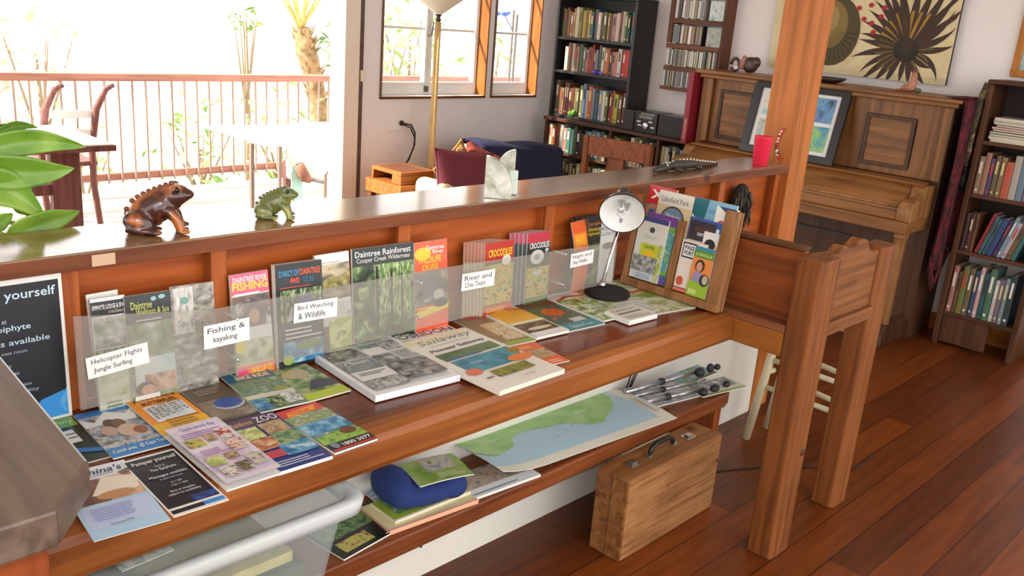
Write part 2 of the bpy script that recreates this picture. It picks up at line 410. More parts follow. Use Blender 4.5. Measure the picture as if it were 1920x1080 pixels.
# garden
f = MB(); f.box(-40, 60, 7.3, 70, -1.1, -1.0, mat((196, 198, 176), .95, var=.1, vs=.8)); structure(f.build('ground'))
def leaf_cloud(mb, c, r, n, size, mts, seed, up=0):
    rnd = random.Random(seed)
    for i in range(n):
        d = Vector((rnd.gauss(0, 1), rnd.gauss(0, 1), rnd.gauss(0, 1))).normalized()*(rnd.random()**.4)
        p = Vector((c[0]+d.x*r[0], c[1]+d.y*r[1], c[2]+d.z*r[2])); s = size*rnd.uniform(.6, 1.3)
        M = Tm(*p) @ Rz(rnd.uniform(0, 6.3)) @ Rx(rnd.uniform(-.9, .9)) @ Ry(rnd.uniform(-.6, .6))
        mb.add([(0, -.5*s, 0), (.22*s, -.1*s, .05*s), (.2*s, .2*s, .05*s), (0, .6*s, -.08*s), (-.2*s, .2*s, .05*s), (-.22*s, -.1*s, .05*s)], [(0, 1, 2, 3), (0, 3, 4, 5)], rnd.choice(mts), False, M)
PALE = [mat((222, 226, 204), .8), mat((206, 220, 170), .8), mat((190, 204, 160), .8)]  # leaf tones here and below bleached, imitating overexposed daylight in the colour
MID = [mat((150, 176, 96), .7), mat((120, 150, 84), .7), mat((196, 208, 150), .8)]
RED = [mat((226, 190, 180), .8), mat((206, 170, 150), .8), mat((214, 214, 190), .8)]
def shrub(x, y, z, r, n, mts, label, seed, size=.16, h=None):
    t = thing('shrub', label, 'shrub', (x, y, -1.0), 'shrubs in the veranda garden')
    s = MB(); s.tube([(x, y, -1.0), (x+.03, y, (z-1)/2), (x, y, z)], [.04, .03, .015], mat((150, 128, 104), .9), 6)
    for k in range(5):
        a = k*1.26+seed; s.tube([(x, y, (z-1)/2), (x+r[0]*.6*cos(a), y+r[1]*.6*sin(a), z+r[2]*.3)], [.018, .006], mat((150, 128, 104), .9), 5)
    s.build('stem', t)
    s = MB(); leaf_cloud(s, (x, y, z), r, n, size, mts, seed); s.build('foliage', t)
    return t
shrub(1.35, 9.2, .75, (.7, .5, .75), 170, RED+PALE, 'pale pink leaved shrub behind the left end of the railing', 3)
shrub(2.25, 8.6, .1, (.55, .45, .6), 150, MID+PALE, 'green shrub behind the railing by the wooden chair', 4, .13)
shrub(3.1, 8.4, -.05, (.5, .4, .65), 130, PALE+MID[:1], 'pale green shrub low behind the left half of the railing', 5, .12)
shrub(3.2, 9.6, .85, (.55, .5, .5), 90, RED+PALE, 'thin pinkish shrub topping the middle of the railing', 6, .13)
shrub(4.3, 8.5, .05, (.55, .4, .6), 150, MID+PALE, 'yellow green shrub behind the middle balusters', 7, .13)
shrub(5.4, 8.8, .1, (.6, .5, .6), 150, MID+PALE+RED[:1], 'mixed green shrub behind the balusters left of the palm trunk', 8, .13)
shrub(7.35, 10.3, .95, (.55, .5, .45), 130, MID[:2]+[mat((92, 120, 80), .7)], 'dark green leafy shrub right of the palm trunk', 9, .14)
shrub(5.9, 10.4, 1.25, (.25, .25, .2), 40, MID[:2]+PALE[:1], 'small tuft of green foliage left of the palm crown', 10, .12)
shrub(6.3, 8.2, .95, (.5, .4, .8), 150, PALE+MID[:1], 'pale shrub seen through the wide window', 11, .16)
shrub(7.5, 9.2, 1.2, (.8, .6, .8), 170, PALE+MID[:1], 'pale green tree shrub outside the wide window pane', 12, .18)
shrub(8.1, 8.3, .95, (.4, .4, .7), 120, PALE+MID[:1], 'pale shrub outside the narrow window', 13, .15)
# palm (tree fern) leaning left
t = thing('palm_tree', 'leaning palm with fibrous trunk and upright fronds behind the railing', 'tree', (6.9, 10, -1.0))
s = MB(); BK = mat((150, 118, 84), .95, var=.45, vs=14, bump=1, bs=40)
pp = [(7.0, 10, -1.0), (6.86, 10, -.4), (6.72, 10, .1), (6.62, 10, .6), (6.50, 10, .95), (6.42, 10, 1.2)]
s.tube(pp, [.14, .13, .12, .115, .13, .10], BK, 12)
rnd = random.Random(5)
for i in range(60):
    u = rnd.uniform(.5, 1)*4.9; k = min(4, int(u)); q = Vector(pp[k]).lerp(Vector(pp[k+1]), u-k); a = rnd.uniform(0, 6.28)
    s.tube([q+Vector((cos(a)*.11, sin(a)*.11, 0)), q+Vector((cos(a)*.17, sin(a)*.17, .1))], [.012, .004], BK, 5)
s.build('trunk', t)
for i in range(12):
    a = i*2*pi/12+.2; sp = .55+.35*(i % 3)/2; s = MB(); top = Vector((6.42, 10, 1.18)); Lf = 1.5
    pts = [top+Vector((cos(a)*sp*u*Lf*.6, sin(a)*sp*u*Lf*.6, Lf*(u*.95-.35*sp*u*u))) for u in [k/10 for k in range(11)]]
    s.tube(pts, [.02-.0016*k for k in range(11)], mat((206, 176, 104), .7), 6)
    for k in range(2, 11):
        for sd in (-1, 1):
            d = Vector((-sin(a)*sd, cos(a)*sd, .15)); q = pts[k]; l_ = .3*(1-abs(k-6)/8)
            tip = q+d*l_+Vector((cos(a)*.12, sin(a)*.12, 0)); wv = Vector((cos(a), sin(a), 0))*.018
            s.add([q-wv, q+wv, tip], [(0, 1, 2)], PALE[1])
    s.build('frond', t)
t = thing('garden_ornament', 'blue bird ornament on thin dark poles outside the narrow window', 'ornament', (6.290, 6.2, 0))
for (x, z1) in ((6.280, 1.62), (6.330, 1.58)):
    s = MB(); s.tube([(x, 6.2, -.0045), (x+.004, 6.2, z1)], .011, mat((84, 74, 66), .6), 8); s.build('pole', t)
s = MB(); s.ball((6.170, 6.2, 1.575), (.045, .02, .02), mat((40, 80, 170), .4), 12); s.add([(6.130, 6.2, 1.57), (6.060, 6.19, 1.60), (6.070, 6.21, 1.55)], [(0, 1, 2)], mat((40, 80, 170), .4)); s.ball((6.215, 6.2, 1.588), .016, mat((40, 80, 170), .4), 10); s.build('bird', t)
s = MB(); s.tube([(6.175, 6.2, 1.56), (6.220, 6.2, 1.50), (6.282, 6.2, 1.44)], .005, mat((84, 74, 66), .6), 6); s.build('arm', t)
# white-topped outdoor table, wooden chair and pieces at the left
PW = wood((140, 92, 86), (112, 68, 62), 'Z', 1, .5, knots=False)
t = thing('patio_table', 'outdoor table with white cloth top and broad red-brown leg by the leafy plant', 'table', (1.6, 5.55, 0))
w = MB(); w.box(.75, 2.13, 5.2, 5.95, .665, .70, PW); w.build('table_top', t, bevel=.004)
w = MB(); w.box(.74, 2.10, 5.19, 5.96, .701, .712, mat((244, 242, 236), .8)); w.build('cloth', t, bevel=.004)
w = MB(); w.box(1.885, 2.05, 5.54, 5.60, 0, .664, PW); w.build('leg', t, bevel=.005)
w = MB(); w.box(.9, 1.0, 5.54, 5.60, 0, .664, PW); w.build('leg', t, bevel=.005)
w = MB(); w.box(1.001, 1.884, 5.55, 5.59, .36, .42, PW); w.build('stretcher', t, bevel=.004)
t = thing('patio_chair', 'wooden outdoor chair with curved back behind the white-topped table', 'chair', (2.2, 6.05, 0))
w = MB(); w.box(1.98, 2.34, 6.02, 6.42, .43, .46, PW); w.build('seat', t, bevel=.006)
for (x, y) in ((2.0, 6.04), (2.32, 6.04)):
    w = MB(); w.tube([(x, y+.36, .43), (x+.01, y+.37, .2), (x+.03, y+.4, 0)], .02, PW, 8); w.build('leg', t)
for x in (2.0, 2.31):
    w = MB(); w.tube([(x+.02, 6.0, 0), (x, 6.03, .3), (x, 6.03, .55), (x+.03, 6.0, .8), (x+.08, 5.96, .93), (x+.13, 5.95, .955)], [.02, .022, .024, .024, .02, .014], PW, 8); w.build('leg', t)
for z in (.62, .74):
    w = MB(); w.box(2.02, 2.33, 6.01, 6.03, z, z+.05, mat((232, 226, 220), .7)); w.build('slat', t, bevel=.004)
# low outdoor table under a white and turquoise cloth
t = thing('cloth_table', 'low outdoor table draped in white cloth with turquoise and yellow corners', 'table', (3.75, 5.75, 0))
w = MB()
for (x, y) in ((3.215, 5.60), (4.28, 6.28), (3.85, 6.28)):
    w2 = MB(); w2.box(x-.012, x+.012, y-.012, y+.012, 0, .60, mat((140, 122, 112), .5, .3)); w2.build('leg', t)
w.grid(lambda u, v: (3.22+u*1.1, 5.38+v*.95, .61+.012*sin(u*9)*sin(v*7)), 14, 10, mat((242, 242, 238), .8)); w.build('cloth', t, solid=.004)
w = MB(); w.grid(lambda u, v: (3.34+.47*u, 5.378-.02*sin(u*14)*v-.015*v, .612-v*(.16+.10*abs(sin(u*3.0+.6)))), 20, 8, mat((242, 242, 238), .8)); w.build('cloth_front', t, solid=.004)
w = MB(); w.grid(lambda u, v: (3.80-(.22*v)*(1-u), 5.352-.02*sin(u*9)*v-.01*v, .50-v*.41), 10, 10, photo([(120, 206, 190), (206, 226, 170), (238, 236, 190), (110, 190, 160)], 9, .8, seed=2)); w.build('cloth_corner', t, solid=.004)
w = MB(); w.grid(lambda u, v: (3.37+u*.085, 5.352-.02*v, .47-v*.24+u*.02), 6, 6, photo([(150, 226, 218), (196, 240, 236), (90, 200, 190)], 12, .8, seed=5)); w.build('cloth_corner', t, solid=.004)
w = MB(); w.box(3.36, 3.40, 5.40, 5.44, .03, .50, PW); w.build('leg', t)
# wooden bird lying on the low cloth table
t = thing('garden_tool', 'brown handled brush with grey bar lying on the white cloth', 'brush', (3.45, 5.28, 0))
w = MB(); w.tube([(3.40, 5.30, .49), (3.45, 5.30, .40), (3.49, 5.30, .375)], [.035, .04, .02], mat((150, 104, 84), .8, var=.3, vs=40), 10); w.build('handle', t)
w = MB(); w.tube([(3.49, 5.30, .385), (3.60, 5.30, .355)], .013, mat((140, 140, 146), .4, .5), 8); w.build('bar', t)

# ------------------------------------------------------------------ counter, desk, shelf
LEDGE = wood((160, 124, 86), (122, 88, 58), 'X', 1, .16, bump=.04, coat=.7)
FASC = wood((136, 72, 48), (104, 50, 32), 'X', 1, .4)
PANEL = wood((186, 88, 40), (146, 58, 24), 'X', .8, .4)
BATT = wood((190, 96, 52), (150, 68, 34), 'Z', 1, .4)
DESKM = wood((128, 56, 30), (92, 36, 18), 'X', .8, .22, coat=.25)
DEDGE = wood((162, 90, 50), (124, 62, 32), 'X', 1, .35)
ctr = thing('reception_counter', 'long timber reception counter with raised ledge, orange panels and battens', 'counter', (1.6, 1.85, 0))
w = MB(); w.box(-.8, 3.428, 1.748, 1.955, 1.062, 1.093, LEDGE); w.build('ledge', ctr, bevel=.004)
w = MB(); w.box(-.8, 3.428, 1.744, 1.7475, 1.060, 1.090, FASC); w.build('ledge_edge', ctr, bevel=.001)
w = MB(); w.box(.30, 3.428, 1.812, 1.84, .758, 1.0615, PANEL); w.build('back_panel', ctr)
for (a, b) in ((.598, .640), (.918, .956), (1.437, 1.477), (2.000, 2.043), (2.735, 2.775), (2.968, 3.008), (3.385, 3.427)):
    w = MB(); w.box(a, b, 1.774, 1.8118, .7568, 1.0615, BATT); w.build('batten', ctr, bevel=.002)
w = MB(); w.box(.35, 3.42, 1.742, 1.80, 0, .715, mat((226, 222, 212), .8, var=.03, vs=3)); w.build('lower_wall', ctr)
w = MB(); w.box(.655, .70, 1.742, 1.7435, 1.064, 1.087, mat((204, 170, 140), .6)); lp = w.build('paint_chip', ctr)
lp['label'] = 'pale worn patch on the ledge edge'
desk = thing('brochure_desk', 'dark red-brown timber desk shelf along the counter holding the brochures', 'desk', (1.4, 1.55, .70))
prof = [(1.345, .722), (1.335, .732), (1.333, .745), (1.340, .7555), (1.355, .7565), (1.811, .7565), (1.811, .716), (1.36, .716)]
w = MB(); w.prism([(1.40, .7165), (1.40, .7565), (1.741, .7565), (1.741, .7165)], .31, 2.425, DESKM, 'X'); w.prism([(1.741, .7165), (1.741, .7565), (1.8115, .7565), (1.8115, .7165)], .31, 2.425, DESKM, 'X'); w.build('slab', desk)
w = MB(); w.prism([(1.40, .664), (1.40, .7567), (1.356, .7567), (1.340, .749), (1.333, .734), (1.333, .684), (1.339, .670), (1.350, .664)], .31, 2.425, DEDGE, 'X'); w.build('front_edge', desk)
SH = wood((140, 72, 44), (104, 48, 28), 'X', 1, .35)
shelf = thing('low_shelf', 'low timber shelf under the desk piled with magazines and a map', 'shelf', (1.6, 1.62, 0))
pl = [(.31, 1.52), (2.80, 1.52), (2.835, 1.53), (2.855, 1.555), (2.86, 1.60), (2.86, 1.741), (.31, 1.741)]
w = MB(); w.prism(pl, .268, .325, SH); w.build('board', shelf, bevel=.008)
w = MB(); w.box(2.765, 2.805, 1.535, 1.74, 0, .2675, wood((170, 84, 44), (130, 56, 28), 'Z', 1, .45)); w.build('support', shelf, bevel=.003)
w = MB(); w.box(.36, .40, 1.535, 1.74, 0, .2675, BATT); w.build('support', shelf, bevel=.003)
w = MB(); w.box(.41, 2.76, 1.715, 1.7405, 0, .2675, mat((228, 224, 212), .7, var=.04, vs=3)); w.build('kick_board', shelf)
for x in (1.52, 1.78, 2.25):
    w = MB(); w.ball((x, 1.7145, .10+.05*(x % .3)), .004, mat((50, 34, 26), .6), 8); w.build('screw', shelf)
# near return of the counter with cut corner, lower left
NS = wood((108, 92, 80), (78, 64, 55), 'Y', .9, .25, coat=.3)
ret = thing('counter_return', 'near wooden counter end with clipped corner over an orange panel at lower left', 'counter', (-.1, 1.3, 0))
pg = [(-.8, .853), (.272, .853), (.335, .935), (.358, 1.30), (.372, 1.743), (-.8, 1.743)]
w = MB(); w.prism(pg, 1.050, 1.093, NS); w.build('top', ret, bevel=.004)
w = MB(); w.box(-.8, .292, .95, 1.70, 0, 1.0495, wood((140, 62, 27), (112, 45, 18), 'Z', .8, .55)); w.build('front_panel', ret, bevel=.003)
# timber post
w = MB(); PST = wood((206, 124, 60), (170, 92, 40), 'Z', .9, .35)
w.box(3.4285, 3.572, 1.74, 1.885, 0, 2.749, PST); structure(w.build('trim_3', bevel=.006))
# rough timber end frame of the desk
RG = wood((142, 78, 42), (104, 52, 28), 'Z', 1.2, .6, bump=.5); RGX = wood((146, 86, 56), (108, 60, 38), 'X', 1.2, .65, bump=.6)
RGY = wood((150, 74, 36), (106, 48, 24), 'Y', .8, .5, bump=.3)
fr = thing('desk_end_frame', 'rough timber end frame with two thick legs and wavy-topped board', 'frame', (2.7, 1.14, 0))
w = MB(); w.prism([(2.43, 1.088), (2.445, 1.078), (2.535, 1.078), (2.55, 1.09), (2.55, 1.163), (2.43, 1.165)], 0, .985, RG); w.build('leg', fr, bevel=.006)
w = MB(); w.prism([(2.905, 1.112), (2.92, 1.10), (3.005, 1.10), (3.02, 1.115), (3.02, 1.183), (2.905, 1.183)], 0, .962, RG); w.build('leg', fr, bevel=.006)
wav = [(2.5505, .722), (2.9045, .722), (2.9045, .955), (2.87, .95), (2.83, .965), (2.80, 1.0), (2.755, 1.008), (2.71, .985), (2.672, .99), (2.64, 1.0), (2.60, .98), (2.5505, .985)]
w = MB(); w.prism(wav, 1.118, 1.158, RGX, 'Y'); w.build('apron', fr, bevel=.004)
w = MB(); w.prism([(2.5505, .722), (2.9045, .722), (2.9045, .765), (2.5505, .765)], 1.100, 1.1175, RGX, 'Y'); w.build('rail', fr, bevel=.004)
w = MB(); w.prism([(1.1655, .768), (1.740, .768), (1.740, .988), (1.5, .985), (1.33, .985), (1.1655, .992)], 2.476, 2.506, RGY, 'X'); w.build('side_board', fr, bevel=.004)
w = MB(); w.prism([(1.1655, .9925), (1.740, .9885), (1.740, 1.0), (1.1655, 1.004)], 2.470, 2.512, wood((112, 66, 44), (84, 48, 32), 'Y', 1, .5), 'X'); w.build('side_cap', fr, bevel=.002)
w = MB(); w.box(2.432, 2.474, 1.1665, 1.50, .668, .742, wood((168, 96, 44), (136, 70, 30), 'Y', 1, .45)); w.build('bracket', fr, bevel=.004)
w = MB(); w.box(2.432, 2.500, 1.1665, 1.738, .7425, .7676, wood((150, 92, 62), (118, 66, 44), 'Y', 1, .5)); w.build('bracket_cap', fr, bevel=.003)
w = MB(); w.ball((2.517, 1.077, .36), (.012, .004, .012), mat((70, 40, 28), .6)); w.build('bolt', fr)
# rounded wooden piece at the left edge of the near counter
t = thing('wooden_bowl', 'round orange wooden bowl on the near counter at the left edge', 'bowl', (.315, 1.235, 1.093))
w = MB(); w.lathe([(0, 0), (.03, 0), (.05, .02), (.056, .045), (.05, .07), (.04, .085), (.036, .085), (.044, .065), (.04, .03), (0, .015)], wood((226, 138, 58), (196, 104, 36), 'X', 2, .4), 28, Tm(.268, 1.215, 1.093)); w.build('body', t)

# ------------------------------------------------------------------ printed matter on the desk
def flat(TL, TR, BR, BL, z, dx=0):
    """frame of a rectangle lying on a level plane, from the places of its four corners"""
    P = [at(*q, z=z) for q in (TL, TR, BR, BL)]
    c = (P[0]+P[1]+P[2]+P[3])/4
    a = (P[1]-P[0])+(P[2]-P[3]); b = (P[0]-P[3])+(P[1]-P[2])
    ang = math.atan2(a.y, a.x); ang2 = math.atan2(b.y, b.x)-pi/2
    d = (ang2-ang+pi) % (2*pi)-pi; ang = ang+d/2
    w_, h_ = a.length/2, b.length/2
    M = Tm(c.x, c.y, z) @ Rz(ang) @ Tm(-w_/2, -h_/2, 0)
    return M, w_, h_
def upright(TL, TR, BR, BL, y, lean=.035, rot=None, z0=None):
    """frame of a brochure standing on the desk and leaning back against the counter panel"""
    P = [at(*q, y=y) for q in (TL, TR, BR, BL)]
    c = (P[2]+P[3])/2
    a = (P[1]-P[0])+(P[2]-P[3]); b = (P[0]-P[3])+(P[1]-P[2])
    w_, h_ = a.length/2, b.length/2
    rot = math.atan2(a.z, a.x) if rot is None else rot
    zb = min(P[2].z, P[3].z) if z0 is None else z0 + abs(sin(rot))*w_/2 + .0006
    M = Tm(c.x, y-lean*.5, zb) @ Rx(pi/2-lean/h_) @ Rz(rot) @ Tm(-w_/2, 0, 0)
    return M, w_, h_
def printed(name, label, cat, group, frame, t, elems, edge=(236, 234, 226), base=None, bend=None, rough=.3, ny=8, z0=.00025):
    M, w_, h_ = frame
    mb = MB(); sheet(mb, w_, h_, t, elems, edge, base, I4, bend, rough, ny=ny, z0=z0)
    o = mb.build(name, None, origin=(0, 0, 0)); o.matrix_world = M @ Tm(0, 0, t)
    return tag(o, label, cat, group)
WHITE = (240, 240, 238); BLK = (22, 24, 32); INKC = (40, 40, 44)
FOREST = photo([(16, 26, 16), (44, 66, 36), (96, 128, 70), (170, 190, 130)], 34, seed=1)
FOREST2 = photo([(24, 34, 24), (60, 84, 52), (120, 148, 92), (206, 216, 180)], 60, seed=2, stretch=(2.2, .8, 1))
CREEK = photo([(50, 60, 48), (110, 124, 96), (160, 170, 160), (216, 222, 216)], 45, seed=3)
ROCK = photo([(74, 70, 64), (130, 126, 116), (168, 164, 152), (206, 202, 192)], 40, seed=4, stretch=(1, 1.8, 1))
WATER = photo([(30, 84, 130), (52, 124, 170), (110, 170, 200), (190, 214, 220)], 38, seed=5)
LAND = photo([(50, 90, 46), (106, 146, 66), (90, 140, 170), (190, 206, 200)], 40, seed=6)
FAMILY = photo([(86, 66, 56), (214, 206, 200), (150, 170, 190), (130, 112, 98), (90, 120, 70)], 46, seed=7)
SKIN = photo([(112, 70, 54), (190, 134, 108), (222, 186, 160), (150, 100, 80)], 28, seed=8)
FROGP = photo([(66, 90, 44), (180, 190, 90), (206, 170, 90), (110, 70, 50)], 60, seed=9)
REEF = photo([(20, 60, 110), (36, 110, 150), (200, 110, 60), (60, 150, 150)], 50, seed=10)
GREY = photo([(44, 46, 48), (96, 98, 100), (140, 142, 142), (180, 182, 182)], 50, seed=11)
GREY2 = photo([(90, 92, 94), (140, 142, 142), (196, 198, 198), (70, 72, 74)], 70, seed=12)
EARTH = photo([(112, 92, 74), (160, 130, 100), (196, 172, 130), (96, 110, 70)], 50, seed=13)
DUSK = photo([(216, 196, 150), (180, 168, 140), (120, 116, 90), (70, 66, 48)], 26, seed=14, stretch=(.7, 1.6, 1))
BIRDG = photo([(206, 196, 80), (150, 170, 90), (216, 220, 150), (110, 130, 70)], 30, seed=15)
GRPS = 'brochures standing along the counter panel'; GRPF = 'brochures lying on the desk'
D0 = .7569
# --- standing row, left to right
fr_ = upright((22, 526), (122, 513), (133, 780), (27, 795), 1.765, .02, 0, D0)
Pm, pw, ph = fr_; pw = .215; ph = .297; Pm = Tm(at(133, 780, y=1.765).x-pw, 1.757, D0) @ Rx(pi/2-.03)
printed('poster', 'large black massage poster with white writing and blue butterfly, leftmost on the counter panel', 'poster', None, (Pm, pw, ph), .001, [
    ('r', .03, .02, .97, .965, BLK), ('p', .62, .02, .97, .12, photo([(16, 22, 44), (40, 110, 190), (90, 180, 240), (20, 60, 130)], 24, seed=3)),
    ('g', [(.66, .05), (.74, .16), (.95, .2), (.9, .08), (.96, .03), (.8, .03)], (60, 150, 226)), ('g', [(.84, .2), (.9, .12), (.97, .22), (.97, .13), (.93, .08)], (90, 176, 236)),
    ('t', .10, .85, .94, .93, 'Pamper yourself', (200, 226, 240), .012), ('t', .36, .72, .52, .75, 'Here at', (190, 214, 230)), ('t', .22, .655, .71, .705, 'The Epiphyte', (200, 226, 240), .01),
    ('t', .12, .56, .86, .61, 'Massages available', (190, 214, 230), .01), ('t', .30, .505, .66, .535, 'in your own room', (170, 190, 206)),
    ('t', .36, .42, .52, .445, '1hr = $80', (170, 190, 206)), ('t', .34, .365, .58, .39, '1/2hr = $40', (170, 190, 206)), ('t', .28, .28, .67, .31, 'Book at reception', (170, 190, 206)), ('t', .18, .235, .73, .265, 'subject to availability', (170, 190, 206))])
printed('brochure', 'white and grey brochure sticking up behind the lodge brochure', 'brochure', GRPS, upright((158, 560), (212, 548), (240, 745), (178, 765), 1.775, .02, .02, D0), .003, [('r', .05, .8, .95, .95, (206, 204, 196))])
printed('brochure', 'pale grey lodge and spa brochure with fountain photo, beside the black poster', 'brochure', GRPS, upright((157, 571), (215, 561), (247, 757), (177, 772), 1.752, .03, None, D0), .006, [
    ('r', 0, .84, 1, .97, (30, 30, 36)), ('t', .04, .90, .96, .94, 'EPIPHYTE LODGE & SPA', WHITE, .01), ('t', .5, .86, .95, .89, 'in the Daintree', (214, 206, 190)), ('p', .02, .56, .98, .83, CREEK), ('p', .02, .40, .98, .55, FOREST2), ('r', 0, 0, 1, .38, (196, 204, 186)), ('p', .1, .12, .9, .36, photo([(150, 176, 110), (196, 206, 170), (226, 230, 214)], 26, seed=4)), *lines(.2, .8, .1, .03, 2, (120, 130, 100))])
printed('brochure', 'dark wellness spa brochure with resting woman, second of the standing row', 'brochure', GRPS, upright((210, 553), (296, 540), (325, 727), (240, 745), 1.745, .03, None, D0), .006, [
    ('p', 0, 0, 1, 1, photo([(70, 92, 64), (120, 140, 96), (150, 160, 140), (190, 206, 206)], 30, seed=6)), ('r', 0, .74, 1, 1, (42, 44, 46)), ('t', .12, .87, .58, .94, 'Daintree', (214, 220, 110)), ('t', .22, .80, .95, .87, 'Wellness & Spa', (214, 220, 110)), ('e', .62, .95, .06, .02, (150, 190, 200)), ('e', .8, .96, .08, .02, (150, 190, 190)),
    *lines(.2, .95, .79, .76, 1, (190, 190, 190)), ('p', .1, .12, 1, .42, photo([(170, 206, 212), (200, 220, 224), (220, 226, 220)], 20, seed=1)), ('p', .3, .1, .98, .26, SKIN), ('e', .3, .13, .22, .07, (70, 46, 40)), ('e', .36, .12, .16, .05, (206, 150, 120)), ('r', .05, .03, .6, .08, (226, 226, 220))])
printed('brochure', 'grey stone waterfall spa brochure, third of the standing row', 'brochure', GRPS, upright((296, 538), (380, 527), (402, 709), (325, 726), 1.750, .03, None, D0), .005, [('p', 0, 0, 1, 1, ROCK), ('p', .05, .55, .5, .98, photo([(150, 148, 138), (206, 204, 196), (226, 226, 220)], 60, seed=2, stretch=(2, .6, 1))), ('t', .12, .60, .92, .68, 'Spa Orama', (84, 80, 76)), ('e', .3, .86, .1, .035, (110, 160, 150))])
printed('brochure', 'pink and white fishing brochure with yellow title', 'brochure', GRPS, upright((427, 512), (488, 505), (510, 685), (431, 700), 1.752, .03, .0, D0), .008, [
    ('r', 0, .80, 1, 1, (236, 96, 130)), ('t', .06, .92, .96, .97, 'DAINTREE RIVER', WHITE, .01), ('t', .03, .84, .97, .92, 'FISHING', (240, 206, 60), .03), *lines(.05, .95, .83, .80, 1, WHITE), ('p', 0, .48, 1, .79, photo([(216, 222, 226), (110, 100, 96), (150, 120, 104), (80, 84, 96)], 30, seed=2)),
    ('g', [(.15, .5), (.5, .76), (.95, .66), (.8, .5)], (96, 90, 94)), ('e', .55, .58, .14, .07, (190, 150, 124)), ('r', 0, .36, 1, .47, (226, 228, 226)), ('p', 0, .13, 1, .36, photo([(120, 126, 96), (176, 176, 140), (206, 206, 190), (216, 196, 90)], 34, seed=3)), ('e', .12, .3, .13, .06, (230, 206, 70)), ('r', 0, 0, 1, .12, (240, 120, 70)), ('g', [(0, 0), (.3, 0), (.25, .09), (0, .1)], (226, 60, 110)), ('t', .35, .02, .92, .09, '200% UP IT!', (240, 220, 90), .01)])
printed('brochure', 'black boat cruise brochure with blue and orange title and waterfall photo', 'brochure', GRPS, upright((487, 508), (573, 495), (597, 672), (508, 690), 1.748, .03, None, D0), .016, [
    ('r', 0, 0, 1, 1, (30, 32, 36)), ('t', .08, .88, .50, .94, "D'ARCY OF", (40, 150, 200), .02), ('t', .52, .88, .96, .94, 'DAINTREE', (226, 90, 50), .02), ('t', .3, .81, .5, .86, '4WD', (236, 80, 50), .03), ('t', .55, .81, .8, .86, 'TOURS', (40, 120, 170), .01), *lines(.08, .95, .79, .77, 1, (206, 60, 50)),
    ('p', .08, .44, .97, .75, FOREST2), ('e', .6, .62, .2, .07, (90, 110, 150)), ('g', [(.2, .45), (.3, .58), (.42, .6), (.55, .46)], (226, 228, 230)), *lines(.15, .95, .40, .28, 3, (220, 220, 220), 2, .35), ('p', .1, .04, .97, .25, WATER), ('e', .2, .08, .12, .05, (150, 170, 80)), ('e', .65, .2, .3, .05, (110, 130, 80))])
printed('brochure', 'white brochure with river island photo and yellow bird panel', 'brochure', GRPS, upright((573, 490), (637, 481), (652, 658), (590, 672), 1.756, .03, .0, D0), .008, [
    ('r', 0, 0, 1, 1, (226, 226, 224)), *lines(.1, .95, .93, .91, 1, (170, 170, 176)), ('p', 0, .55, 1, .9, DUSK), ('g', [(0, .72), (.4, .78), (.7, .76), (1, .84), (1, .68), (.2, .66)], photo([(100, 96, 50), (150, 140, 80), (190, 176, 110)], 60, seed=3)), ('r', 0, .3, 1, .52, (206, 206, 204)), ('r', 0, 0, 1, .3, (110, 84, 62)), ('p', .3, .0, .98, .36, BIRDG), ('r', .85, .36, 1, .48, (220, 214, 206)), ('t', .86, .37, .99, .42, '07', (40, 40, 40))])
printed('brochure', 'wide dark green rainforest brochure with tall tree trunks', 'brochure', GRPS, upright((637, 483), (748, 470), (770, 632), (652, 660), 1.750, .03, None, D0), .006, [
    ('p', 0, 0, 1, 1, FOREST), ('p', .35, .3, .95, .82, photo([(40, 62, 34), (90, 124, 66), (150, 180, 110), (206, 220, 180)], 70, seed=8, stretch=(2.5, .7, 1))), ('r', .36, .08, .41, .8, (40, 36, 28)), ('r', .6, .1, .64, .75, (54, 46, 36)), ('r', .78, .1, .81, .7, (60, 52, 40)), ('r', 0, .82, 1, 1, (36, 42, 38)), ('t', .04, .91, .95, .97, 'Daintree Rainforest', WHITE, .008), ('t', .06, .84, .93, .90, 'Cooper Creek Wilderness', (220, 224, 216), .004), ('r', .4, .0, 1, .05, (44, 40, 36)), ('t', .3, .015, .9, .05, 'www.ccwild.com', (226, 222, 214), .004)])
printed('brochure', 'orange and red wildlife cruise brochure with dark bird photo', 'brochure', GRPS, upright((770, 460), (828, 455), (832, 612), (768, 628), 1.752, .03, -.01, D0), .008, [
    ('r', 0, 0, 1, 1, (240, 96, 60)), ('e', .25, .87, .25, .07, (240, 196, 50)), ('t', .36, .905, .9, .95, 'Daintree', WHITE, .012), ('t', .55, .86, .88, .90, 'River', WHITE, .012), ('t', .1, .765, .8, .835, 'WILDLIFE', (240, 206, 60), .02), ('t', .2, .69, .7, .75, 'CRUISE', (240, 206, 60), .02), ('p', 0, .3, 1, .68, photo([(40, 46, 54), (84, 92, 100), (126, 120, 104), (190, 186, 180)], 30, seed=4)), ('e', .45, .5, .28, .11, (90, 100, 112)), ('e', .7, .4, .16, .06, (196, 190, 180)), ('g', [(0, .17), (1, .24), (1, .31), (0, .24)], (236, 216, 60)), ('e', .75, .31, .24, .05, (50, 50, 50)), *lines(.05, .6, .3, .24, 2, (230, 220, 80), 1)])
